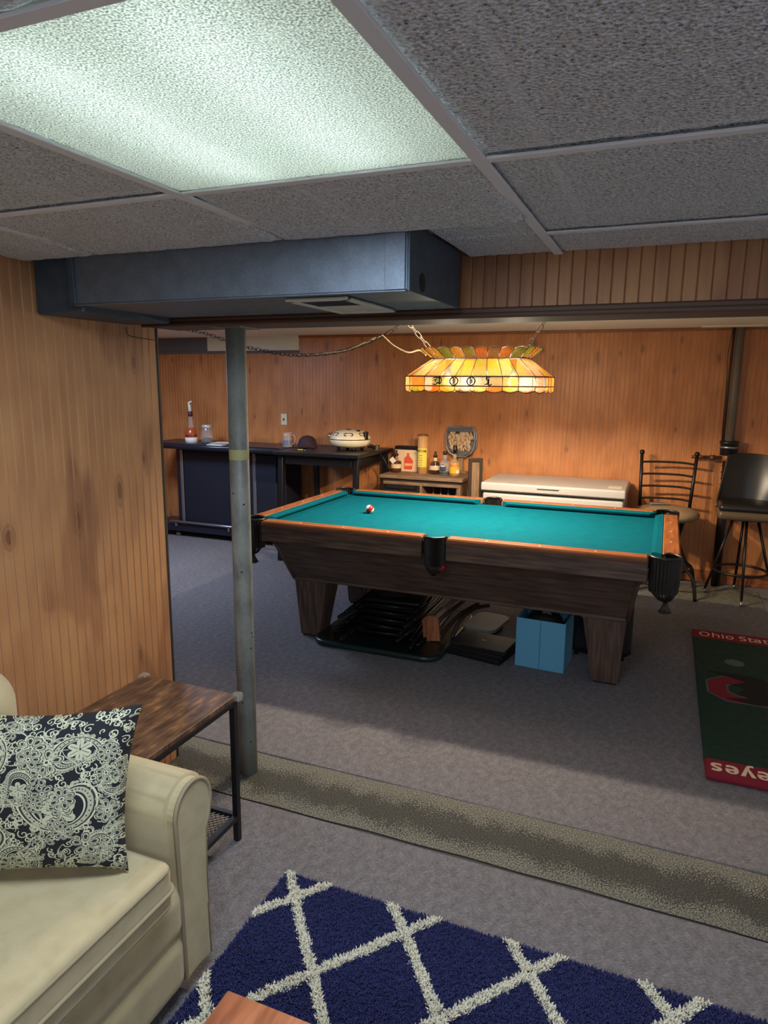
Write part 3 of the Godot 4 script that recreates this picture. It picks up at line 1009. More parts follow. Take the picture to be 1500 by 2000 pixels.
func pocket(t: Node3D, at: Vector3, out: Vector3, r: float, drop: float, corner: bool) -> void:
	var x := Vector3(-out.z, 0, out.x)
	var xf := Transform3D(Basis(out, UP, out.cross(UP)), at)
	var st := S()
	var span := PI * (1.5 if corner else 1.05)
	# leather shield hanging outside, ribbed
	var n := 40
	for lay in [0.0, -0.006]:
		for i in n:
			var g := []
			for q in [i, i + 1]:
				var a: float = -span / 2 + span * q / n
				var rib := 0.005 * absf(sin(q * PI / 2.0))
				var rr: float = r + rib + lay
				g.append(xf * Vector3(cos(a) * rr, 0.002, sin(a) * rr))
				g.append(xf * Vector3(cos(a) * rr * 0.98, -drop * 0.6, sin(a) * rr * 0.98))
				g.append(xf * Vector3(cos(a) * rr * 0.90, -drop, sin(a) * rr * 0.90))
			var m: Vector3 = (g[0] + g[5]) / 2.0 - xf.origin
			m.y = 0.0
			oq(st, g[0], g[1], g[4], g[3], m)
			oq(st, g[1], g[2], g[5], g[4], m)
	var pk := part(t, "pocket", st, M.leather, "black ribbed leather pocket")
	var rim := []
	for i in 25:
		var a := -span / 2 + span * i / 24.0
		rim.append(xf * Vector3(cos(a) * (r - 0.002), 0.0, sin(a) * (r - 0.002)))
	part(pk, "rim", tubem(rim, 0.0075, 8), M.leather)
	# fringe and tassel
	var fr := S(true)
	for i in 16:
		var a := -span * 0.4 + span * 0.8 * i / 15.0
		var p := xf * Vector3(cos(a) * r * 0.93, -drop * 0.95, sin(a) * r * 0.93)
		var e := xf * Vector3(r * 0.3, -drop - 0.05, 0)
		tube(fr, [p, p.lerp(e, 0.5) + Vector3(0, -0.012, 0), e], 0.005, 5, false, 0.004)
	part(pk, "net_cord", fr, M.leather)
	if corner:
		var ts := S(true)
		for i in 10:
			var a := TAU * i / 10.0
			var p := xf * Vector3(r * 0.3, -drop - 0.045, 0)
			tube(ts, [p, p + Vector3(cos(a) * 0.012, -0.03, sin(a) * 0.012), p + Vector3(cos(a) * 0.026, -0.055, sin(a) * 0.026)], 0.007, 5)
		part(pk, "tassel", ts, M.dark_brown)
	for s in [-1.0, 1.0]:
		var e := xf * Vector3(cos(span / 2) * r, -0.004, s * sin(span / 2) * r)
		part(pk, "casting", boxm(e, Vector3(0.02, 0.014, 0.02), 0.004), M.black_iron)

# ---------------------------------------------------------------- stained glass lamp
func ring(hw: float, hd: float, ch: float, y: float, nl: int, ns: int) -> Array:
	var l := []
	for i in nl + 1:
		l.append(Vector3(lerpf(-hw + ch, hw - ch, i / float(nl)), y, hd))
	for i in ns + 1:
		l.append(Vector3(hw, y, lerpf(hd - ch, -hd + ch, i / float(ns))))
	for i in nl + 1:
		l.append(Vector3(lerpf(hw - ch, -hw + ch, i / float(nl)), y, -hd))
	for i in ns + 1:
		l.append(Vector3(-hw, y, lerpf(-hd + ch, hd - ch, i / float(ns))))
	return l

func glass(c: Color, through := 0.5) -> StandardMaterial3D:
	var key := "pane_%s_%s" % [c.to_html(), through]
	if not M.has(key):
		var m := relief(mat(c, 0.3, 0.0, T.blotch, Vector3(9, 9, 9)), T.blotch, 0.3)
		m.transparency = BaseMaterial3D.TRANSPARENCY_ALPHA
		m.albedo_color.a = 0.84
		m.backlight_enabled = true
		m.backlight = Color(through, through, through)
		M[key] = m
	return M[key]

func pool_lamp() -> void:
	var at := Vector3(-1.062, 1.55, -4.12)
	var t := thing("pool_table_lamp", "stained glass POOL lamp hanging over the pool table", "lamp", at)
	var nl := 8
	var ns := 3
	var R := [ring(0.415, 0.215, 0.045, 0.036, nl, ns), ring(0.415, 0.215, 0.045, 0.092, nl, ns), ring(0.285, 0.095, 0.03, 0.196, nl, ns), ring(0.345, 0.145, 0.035, 0.252, nl, ns)]
	var O := rgb(164, 70, 0)
	var Y := rgb(176, 112, 4)
	var G := rgb(104, 90, 2)
	var A := rgb(112, 62, 8)
	var P := rgb(150, 90, 24)
	var N := rgb(100, 92, 66)
	var Wt := rgb(110, 90, 54)
	var V := rgb(96, 98, 2)
	# colours of the front columns, then of the right end (corner first), repeated for the back and left
	var scal := [G, O, Y, A, Y, O, G, O, O, Y, G, Y, O]
	var band := [O, Wt, Wt, Wt, Wt, Wt, Y, V, O, G, O, Y, G]
	var roof := [N, P, N, O, G, Y, V, O, O, Y, V, O, P]
	var crown := [Y, V, Y, G, O, A, O, V, V, O, Y, V, Y]
	var came := S(true)
	var cnt: int = R[0].size()
	for row in 4:
		for k in cnt:
			var k1 := (k + 1) % cnt
			var half := k % (cnt / 2)
			var c: Color = [scal, band, roof, crown][row][mini(half, 12)]
			var st := S()
			if row == 0:   # scalloped skirt below the band
				var a: Vector3 = R[0][k]
				var b: Vector3 = R[0][k1]
				var pts := []
				for q in 9:
					pts.append(a.lerp(b, q / 8.0) - Vector3(0, 0.024 + 0.012 * sin(PI * q / 8.0), 0))
				for q in 8:
					oq(st, a.lerp(b, q / 8.0), a.lerp(b, (q + 1) / 8.0), pts[q + 1], pts[q], a + b)
				tube(came, pts, 0.0022, 4)
				tube(came, [a, pts[0]], 0.0022, 4)
			elif row == 3:   # scalloped crown
				var a: Vector3 = R[2][k]
				var b: Vector3 = R[2][k1]
				var a1: Vector3 = R[3][k]
				var b1: Vector3 = R[3][k1]
				var pts := []
				for q in 9:
					pts.append(a1.lerp(b1, q / 8.0) + Vector3(0, 0.010 * sin(PI * q / 8.0), 0))
				for q in 8:
					oq(st, a.lerp(b, q / 8.0), a.lerp(b, (q + 1) / 8.0), pts[q + 1], pts[q], a + b)
				tube(came, pts, 0.0022, 4)
				tube(came, [a, a1], 0.0022, 4)
				tube(came, [a, b], 0.0026, 4)
			else:
				var a: Vector3 = R[row - 1][k]
				var b: Vector3 = R[row - 1][k1]
				var a1: Vector3 = R[row][k]
				var b1: Vector3 = R[row][k1]
				oq(st, a, b, b1, a1, a + b)
				tube(came, [a, a1], 0.0022, 4)
				tube(came, [a, b], 0.0030 if row == 1 else 0.0024, 4)
				if row == 1:
					tube(came, [a1, b1], 0.0036, 4)
			part(t, "glass_pane", st, glass(c.lightened(0.12), 0.95) if row == 3 else glass(c))
	part(t, "lead_came", came, M.black_iron)
	# blackletter word on the white band
	var ink := mat(rgb(22, 18, 14), 0.7)
	var z := 0.2165
	var ly := 0.064
	var strokes := {
		"P": [[[-0.020, 0.018], [-0.006, 0.022], [0.000, 0.012], [0.000, -0.012], [-0.012, -0.020], [-0.024, -0.016]], [[0.000, 0.018], [0.014, 0.023], [0.024, 0.014], [0.024, -0.006], [0.012, -0.014], [0.002, -0.008]], [[-0.016, 0.004], [-0.008, 0.010], [-0.008, -0.008]], [[0.012, 0.020], [0.012, -0.012]]],
		"O": [[[-0.002, 0.024], [-0.020, 0.012], [-0.022, -0.008], [-0.006, -0.024], [0.012, -0.018], [0.022, -0.002], [0.018, 0.014], [0.002, 0.024]], [[-0.004, 0.020], [-0.004, -0.018]], [[0.004, 0.012], [0.004, -0.012]]],
		"L": [[[0.014, 0.022], [0.000, 0.024], [-0.010, 0.016], [0.000, 0.008], [0.000, -0.014]], [[0.006, 0.016], [0.006, -0.014]], [[-0.016, -0.020], [-0.002, -0.014], [0.010, -0.022], [0.022, -0.014]]]}
	var X := [["P", -0.201], ["O", -0.098], ["O", 0.004], ["L", 0.102]]
	for l in X:
		var st := S(true)
		for s in strokes[l[0]]:
			var pts := []
			for q in s:
				pts.append(Vector3(l[1] + q[0] * 1.05, ly + q[1], z))
			tube(st, spline(pts, 5), 0.0036, 6)
		part(t, "letter", st, ink, "blackletter " + l[0])
	# top frame, sockets, bulbs
	var fr := S(true)
	for s in [-1.0, 1.0]:
		tube(fr, [Vector3(-0.29, 0.198, s * 0.09), Vector3(0.29, 0.198, s * 0.09)], 0.004, 6)
		tube(fr, [Vector3(s * 0.27, 0.198, -0.09), Vector3(s * 0.27, 0.198, 0.09)], 0.004, 6)
	tube(fr, [Vector3(-0.29, 0.2, 0), Vector3(0.29, 0.2, 0)], 0.006, 6)
	part(t, "top_frame", fr, M.black_iron)
	var bm := mat(rgb(255, 236, 190), 0.4)
	bm.emission_enabled = true
	bm.emission = rgb(255, 206, 120)
	bm.emission_energy_multiplier = 5.0
	for x in [-0.2, 0.2]:
		part(t, "socket", lathem([Vector2(0, 0.10), Vector2(0.018, 0.10), Vector2(0.018, 0.2), Vector2(0, 0.2)], 14, Vector3(x, 0, 0)), M.black_iron)
		part(t, "bulb", lathem([Vector2(0, 0.025), Vector2(0.018, 0.03), Vector2(0.029, 0.048), Vector2(0.029, 0.064), Vector2(0.016, 0.095), Vector2(0.012, 0.112), Vector2(0, 0.112)], 16, Vector3(x, 0, 0)), bm)
		var l := OmniLight3D.new()
		l.name = "bulb_light"
		t.add_child(l, true)
		l.position = Vector3(x, 0.058, 0)
		l.light_color = rgb(255, 234, 204)
		l.light_energy = BULB_ENERGY
		l.light_size = 0.025
		l.omni_range = 12.0
		l.omni_attenuation = 2.0
		l.shadow_enabled = true
	# chains that carry it and the swag that leads the cord away
	chain("hanging_chain", "bright chain holding up the left end of the stained glass lamp", [Vector3(-1.355, 1.760, -4.12), Vector3(-1.385, 1.81, -4.12), Vector3(-1.57, 2.01, -4.12)], M.chain)
	chain("hanging_chain", "dark chain holding up the right end of the stained glass lamp", [Vector3(-0.792, 1.760, -4.12), Vector3(-0.775, 1.82, -4.12), Vector3(-0.66, 2.01, -4.12)], M.chain_dark)
	chain("swag_chain", "long chain sagging from the lamp hook to the left behind the post", [Vector3(-1.59, 2.01, -4.13), Vector3(-1.60, 1.955, -4.14), Vector3(-1.71, 1.897, -4.16), Vector3(-1.88, 1.842, -4.20), Vector3(-2.13, 1.797, -4.28), Vector3(-2.50, 1.790, -4.38), Vector3(-2.86, 1.838, -4.48), Vector3(-3.10, 1.886, -4.55), Vector3(-3.42, 1.972, -4.62), Vector3(-3.62, 2.0, -4.66)], M.chain_dark)
	for h in [Vector3(-1.58, 2.05, -4.125), Vector3(-0.655, 2.05, -4.12), Vector3(-3.63, 2.05, -4.66)]:
		var hk := thing("ceiling_hook", ["small steel swag hook holding the lamp's left chain", "small steel swag hook holding the lamp's right chain", "small steel swag hook at the far end of the sagging chain"][int(used.get("ceiling_hook", -1)) + 1], "hook", h)
		part(hk, "shank", tubem(spline([Vector3(0, 0, 0), Vector3(0, -0.012, 0), Vector3(0.008, -0.022, 0), Vector3(0, -0.03, 0), Vector3(-0.008, -0.022, 0)], 4), 0.0025, 6), M.chain)
		part(hk, "plate", lathem([Vector2(0.012, -0.003), Vector2(0.012, 0)], 12), M.chain)
	var cord := thing("lamp_cord", "cream cord running along the chain into the stained glass lamp", "cord", Vector3(-1.4, 1.79, -4.12))
	var cp := []
	for p in [Vector3(-1.40, 1.770, -4.10), Vector3(-1.445, 1.800, -4.10), Vector3(-1.52, 1.788, -4.10), Vector3(-1.62, 1.832, -4.11), Vector3(-1.70, 1.890, -4.14), Vector3(-1.74, 1.893, -4.17), Vector3(-1.88, 1.845, -4.19), Vector3(-2.0, 1.815, -4.24), Vector3(-2.13, 1.80, -4.27), Vector3(-2.35, 1.79, -4.34), Vector3(-2.50, 1.793, -4.38)]:
		cp.append(p - cord.position)
	part(cord, "cable", tubem(spline(cp, 6), 0.0042, 7), M.cream)

func chain(called: String, label: String, pts: Array, m: Material) -> void:
	var t := thing(called, label, "chain", pts[0])
	var path := spline(pts, 10)
	var lk := []
	for p in arc_pts(Vector2(0.015, 0), Vector2(0.0115, 0.0115), -90, 90, 5) + arc_pts(Vector2(-0.015, 0), Vector2(0.0115, 0.0115), 90, 270, 5):
		lk.append(Vector3(p.x, p.y, 0))
	var mesh := done(tubem(lk, 0.0028, 6, true))
	var step := 0.043
	var acc := 0.0
	var flip := 0
	for i in path.size() - 1:
		var a: Vector3 = path[i]
		var b: Vector3 = path[i + 1]
		var len := a.distance_to(b)
		while acc <= len:
			var o := part(t, "link", mesh, m)
			var d := (b - a).normalized()
			o.transform = Transform3D(bas(d, UP if absf(d.y) < 0.9 else Vector3.RIGHT).rotated(d, (0.6 if flip == 0 else 0.6 + PI / 2)), a + d * acc - (pts[0] as Vector3))
			flip = 1 - flip
			acc += step
		acc -= len

# ---------------------------------------------------------------- sofa
func sofa() -> void:
	var t := thing("sofa", "beige microfibre sofa along the panelled wall", "sofa", Vector3(-1.4, 0, -0.35))
	var o := -t.position
	var bulge := func(p: Vector3) -> Vector3:
		return p + Vector3(0, 0.012 * cos(clampf(p.z / 0.4, -1, 1) * PI / 2) * signf(p.y), 0)
	# base with two padded rails across the front
	var st := S(true)
	rbox(st, o + Vector3(-1.44, 0.17, -0.31), Vector3(0.74, 0.27, 1.9), 0.02)
	part(t, "base", st, M.suede)
	for q in [[0.262, 0.16], [0.115, 0.17]]:
		var rl := S(true)
		rbox(rl, o + Vector3(-1.10, q[0], -0.31), Vector3(0.10, q[1], 1.90), 0.048, 5, 8)
		part(t, "front_rail", rl, M.suede)
	# seat cushions with piped edges
	for k in 2:
		var cz := -0.742 + 0.87 * k
		var sc := S(true)
		rbox(sc, o + Vector3(-1.37, 0.414, cz), Vector3(0.72, 0.115, 0.845), 0.022, 3, 8, bulge)
		var cu := part(t, "seat_cushion", sc, M.suede)
		for y in [0.461, 0.408, 0.366]:
			var loop := []
			for p in rrect(0.716 if y != 0.408 else 0.732, 0.841 if y != 0.408 else 0.852, 0.03, 5):
				loop.append(o + Vector3(-1.37 + p.x, y + 0.004 * sin(p.y * 19.0), cz + p.y))
			part(cu, "piping", tubem(loop, 0.005, 6, true), M.piping)
	# back and back cushions
	var bk := S(true)
	rbox(bk, o + Vector3(-1.745, 0.46, -0.31), Vector3(0.18, 0.78, 1.86), 0.085, 5, 6)
	part(t, "back", bk, M.suede)
	for k in 2:
		var bc := S(true)
		rbox(bc, o + Vector3(-1.62, 0.665, -0.79 + 0.9 * k), Vector3(0.24, 0.42, 0.88), 0.11, 5, 5)
		part(t, "back_cushion", bc, M.suede)
	# scroll arms at both ends, front faces like a keyhole
	for sg in [1.0, -1.0]:
		var arm := []
		arm = [Vector2(-0.030, 0.05), Vector2(0.085, 0.05)]
		arm.append_array(arc_pts(Vector2(0.02, 0.525), Vector2(0.082, 0.078), -10, 200, 18))
		arm.append_array([Vector2(-0.050, 0.47), Vector2(-0.032, 0.44)])
		# in the arm's own axes +x points into the seat; z runs from the back to the front
		var az := -1.318 if sg > 0 else 0.70
		var bs := Basis(Vector3(0, 0, sg), UP, Vector3(-sg, 0, 0))
		var am := S(true)
		prism(am, arm, 0.70, Transform3D(bs, o + Vector3(-1.435, 0, az)))
		part(t, "arm", am, M.suede)
		var fp := []
		for p in arm:
			fp.append(Vector2((p.x - 0.01) * 0.86 + 0.006, 0.02 + (p.y - 0.02) * 0.978))
		var fm := S()
		prism(fm, fp, 0.030, Transform3D(bs, o + Vector3(-1.072, 0, az)))
		var face := part(t, "arm_front", fm, M.suede)
		var edge := []
		for p in fp:
			edge.append(o + Vector3(-1.058, 0, az) + bs * Vector3(p.x, p.y, 0))
		part(face, "piping", tubem(edge, 0.006, 6, true), M.piping)
	# patterned cushion leaning in the corner
	var pil := thing("throw_pillow", "black and cream paisley cushion leaning against the sofa arm", "cushion", Vector3(-1.272, 0.474, -0.985))
	var pt := S(true)
	var ex := Vector3(0.89, 0, -0.456)
	var nrm := Vector3(0.43, 0.28, 0.86).normalized()
	var ey := nrm.cross(ex).normalized()
	var n := 28
	for sd in [1.0, -1.0]:
		var g := []
		for i in n + 1:
			var row := []
			for k in n + 1:
				var u := i / float(n) * 2 - 1
				var v := k / float(n) * 2 - 1
				var pinch := 1.0 - 0.07 * (1 - u * u) * v * v - 0.0
				var px := u * 0.222 * (1.0 - 0.10 * (1 - v * v) * u * u) + 0.012 * (v + 1.0)
				var py := v * 0.190 * (1.0 - 0.11 * (1 - u * u) * v * v) - 0.008
				var th := 0.075 * pow(maxf(0.0, (1 - u * u) * (1 - v * v)), 0.42)
				row.append([ex * px + ey * (py + 0.205) + nrm * (th * sd + 0.0) + ex * 0.0 * pinch, Vector2((u + 1) / 2, (1 - v) / 2)])
			g.append(row)
		for i in n:
			for k in n:
				var f := [g[i][k], g[i + 1][k], g[i + 1][k + 1], g[i][k + 1]]
				if sd < 0:
					f.reverse()
				for q in [0, 2, 1, 0, 3, 2]:
					st = pt
					st.set_uv(f[q][1])
					st.add_vertex(f[q][0])
	var pm := mat(Color.WHITE, 0.85)
	pm.albedo_texture = paisley()
	part(pil, "cover", pt, pm)

func side_table() -> void:
	var t := thing("side_table", "dark rustic side table with black metal frame beside the sofa arm", "side table", Vector3(-1.487, 0, -1.622))
	var hx := 0.2
	var hz := 0.222
	part(t, "table_top", boxm(Vector3(0, 0.541, 0), Vector3(2 * hx, 0.018, 2 * hz), 0.002), M.rustic)
	for sx in [-1.0, 1.0]:
		for sz in [-1.0, 1.0]:
			var lg := part(t, "leg", boxm(Vector3(sx * (hx - 0.011), 0.266, sz * (hz - 0.011)), Vector3(0.022, 0.532, 0.022), 0.002), M.black)
			part(lg, "foot", lathem([Vector2(0, 0), Vector2(0.012, 0), Vector2(0.012, 0.014), Vector2(0, 0.014)], 12, Vector3(sx * (hx - 0.011), -0.0005, sz * (hz - 0.011))), M.black_matt)
		for y in [0.521, 0.09]:
			part(t, "rail", boxm(Vector3(sx * (hx - 0.011), y, 0), Vector3(0.02, 0.02, 2 * hz - 0.044), 0.002), M.black)
			part(t, "rail", boxm(Vector3(0, y, sx * (hz - 0.011)), Vector3(2 * hx - 0.044, 0.02, 0.02), 0.002), M.black)
	var ms := S(true)
	for k in 44:
		for d in [-1.0, 1.0]:
			var c := -0.42 + 0.0195 * k
			var p := Geometry2D.intersect_polyline_with_polygon(PackedVector2Array([Vector2(c - d * 0.5, -0.5), Vector2(c + d * 0.5, 0.5)]), PackedVector2Array([Vector2(-0.18, -0.2), Vector2(0.18, -0.2), Vector2(0.18, 0.2), Vector2(-0.18, 0.2)]))
			for l in p:
				tube(ms, [Vector3(l[0].x, 0.092, l[0].y), Vector3(l[-1].x, 0.092, l[-1].y)], 0.0022, 4)
	part(t, "mesh_shelf", ms, M.black)
	for c in [Vector3(-hx, 0.541, -hz), Vector3(hx, 0.541, -hz)]:
		var cg := S(true)
		rbox(cg, c, Vector3(0.036, 0.030, 0.036), 0.012)
		part(t, "corner_guard", cg, M.glass, "clear plastic corner guard")

func rug_and_coffee_table() -> void:
	var t := thing("shag_rug", "navy blue shag rug with white diamond lattice lines", "rug", Vector3(-0.2, 0, -0.85))
	var x0 := -1.045
	var x1 := 0.95
	var z0 := -1.742
	var z1 := 0.2
	part(t, "backing", boxm(Vector3((x0 + x1) / 2, 0.005, (z0 + z1) / 2) - t.position, Vector3(x1 - x0, 0.009, z1 - z0), 0.002), M.navy)
	# tufts of pile, navy and white
	var st := S()
	for k in 3:
		var a := TAU * k / 3.0
		var d := Vector3(cos(a), 0, sin(a))
		var s := Vector3(-sin(a), 0, cos(a))
		var b0 := -s * 0.0035
		var b1 := s * 0.0035
		var m := d * 0.004 + Vector3(0, 0.011, 0)
		var tp := d * 0.010 + Vector3(0, 0.016, 0)
		tri(st, b0, b1, m + b1 * 0.8)
		tri(st, b0, m + b1 * 0.8, m + b0 * 0.8)
		tri(st, m + b0 * 0.8, m + b1 * 0.8, tp)
	var mesh := done(st)
	var r := RandomNumberGenerator.new()
	r.seed = 12
	var lists := [[], []]
	var step := 0.0054
	var nxx := int((x1 - x0) / step)
	var nzz := int((-0.55 - z0) / step)
	for i in nxx:
		for k in nzz:
			var x := x0 + (i + r.randf()) * step
			var z := z0 + (k + r.randf()) * step
			var q := (x + 0.962) / 0.365
			var w := (z + 1.65) / 0.455
			var a := absf(fposmod(q - w + 0.5, 1.0) - 0.5)
			var b := absf(fposmod(q + w + 0.5, 1.0) - 0.5)
			var e := 0.047 + r.randf_range(-0.010, 0.012)
			lists[1 if minf(a, b) < e else 0].append(Vector3(x, 0.007, z) - t.position)
	for l in 2:
		var mm := MultiMesh.new()
		mm.transform_format = MultiMesh.TRANSFORM_3D
		mm.use_colors = true
		mm.mesh = mesh
		mm.instance_count = lists[l].size()
		for i in lists[l].size():
			var sc := r.randf_range(0.5, 0.85) * (1.2 if l == 1 else 0.9)
			mm.set_instance_transform(i, Transform3D(Basis(UP, r.randf() * TAU).rotated(Vector3(r.randf() - 0.5, 0, r.randf() - 0.5).normalized(), r.randf() * 0.5).scaled(Vector3(sc, sc, sc)), lists[l][i]))
			var v := r.randf_range(0.7, 1.3)
			mm.set_instance_color(i, Color(0.028 * v, 0.032 * v, 0.125 * v) if l == 0 else Color(0.78, 0.75, 0.61) * (0.75 + 0.25 * v))
		var o := MultiMeshInstance3D.new()
		o.name = ["navy_pile", "white_pile"][l]
		o.multimesh = mm
		var m := mat(Color.WHITE, 0.95)
		m.vertex_color_use_as_albedo = true
		o.material_override = m
		o.set_meta("kind", "stuff")
		t.add_child(o)
	# corner of a coffee table
	var c := thing("coffee_table", "orange brown wooden coffee table with its corner over the blue rug", "coffee table", Vector3(-0.355, 0, -0.60))
	part(c, "table_top", boxm(Vector3(0, 0.408, 0), Vector3(0.72, 0.026, 0.72), 0.003), M.orange_wood)
	for sx in [-1.0, 1.0]:
		for sz in [-1.0, 1.0]:
			part(c, "leg", boxm(Vector3(sx * 0.325, 0.2105, sz * 0.325), Vector3(0.045, 0.37, 0.045), 0.004), M.orange_wood)
		part(c, "apron", boxm(Vector3(sx * 0.325, 0.365, 0), Vector3(0.02, 0.06, 0.6), 0.002), M.orange_wood)
		part(c, "apron", boxm(Vector3(0, 0.365, sx * 0.325), Vector3(0.6, 0.06, 0.02), 0.002), M.orange_wood)

func freezer() -> void:
	var t := thing("chest_freezer", "white chest freezer against the rear wall behind the pool table", "freezer", Vector3(-0.80, 0, -5.72))
	var b := S(true)
	rbox(b, Vector3(0, 0.375, 0), Vector3(1.09, 0.72, 0.60), 0.02, 3, 2)
	part(t, "body", b, M.freezer)
	part(t, "gasket", boxm(Vector3(0, 0.742, 0), Vector3(1.075, 0.014, 0.59)), M.freezer_seam)
	var l := S(true)
	rbox(l, Vector3(0, 0.784, 0.005), Vector3(1.115, 0.072, 0.625), 0.016, 3, 2)
	var lid := part(t, "lid", l, M.freezer)
	part(lid, "lower_lip", boxm(Vector3(0, 0.757, 0.318), Vector3(1.10, 0.004, 0.004)), M.freezer_seam)
	part(lid, "handle_recess", boxm(Vector3(-0.02, 0.79, 0.316), Vector3(0.17, 0.016, 0.006), 0.003), M.freezer_seam)
	part(lid, "handle", boxm(Vector3(-0.02, 0.796, 0.318), Vector3(0.18, 0.008, 0.008), 0.003), M.freezer)
	part(lid, "badge", boxm(Vector3(0.47, 0.8205, 0.16), Vector3(0.10, 0.002, 0.12), 0.0005), M.paper)
	for sx in [-1.0, 1.0]:
		for sz in [-1.0, 1.0]:
			part(t, "foot", lathem([Vector2(0, 0), Vector2(0.02, 0), Vector2(0.02, 0.02), Vector2(0, 0.02)], 10, Vector3(sx * 0.48, 0, sz * 0.24)), M.black_matt)

# bottle from a profile, with liquid, stopper and label band
func bottle(label: String, at: Vector3, prof: Array, fill: float, liquid: Color, glass_c: Color, cap: Array, cap_m: Material, band: Array, band_m: Material) -> Node3D:
	var t := thing("liquor_bottle", label, "bottle", at, 0.0, "bottles on the wooden cabinet")
	var gm := mat(glass_c, 0.06)
	gm.transparency = BaseMaterial3D.TRANSPARENCY_ALPHA
	part(t, "glass", lathem(prof, 20), gm)
	var lq := [Vector2(0, 0.006)]
	for p in prof:
		if p.x > 0.004 and p.y < fill:
			lq.append(Vector2(p.x - 0.003, maxf(p.y, 0.006)))
	lq.append(Vector2(lq[-1].x, fill))
	lq.append(Vector2(0, fill))
	part(t, "liquor", lathem(lq, 20), mat(liquid, 0.12))
	part(t, "stopper", lathem(cap, 14), cap_m)
	if band.size():
		var bl := S(true)
		lathe(bl, band, 16, Transform3D(), PI * 1.1, -0.05 * PI)
		part(t, "label_band", bl, band_m)
	return t

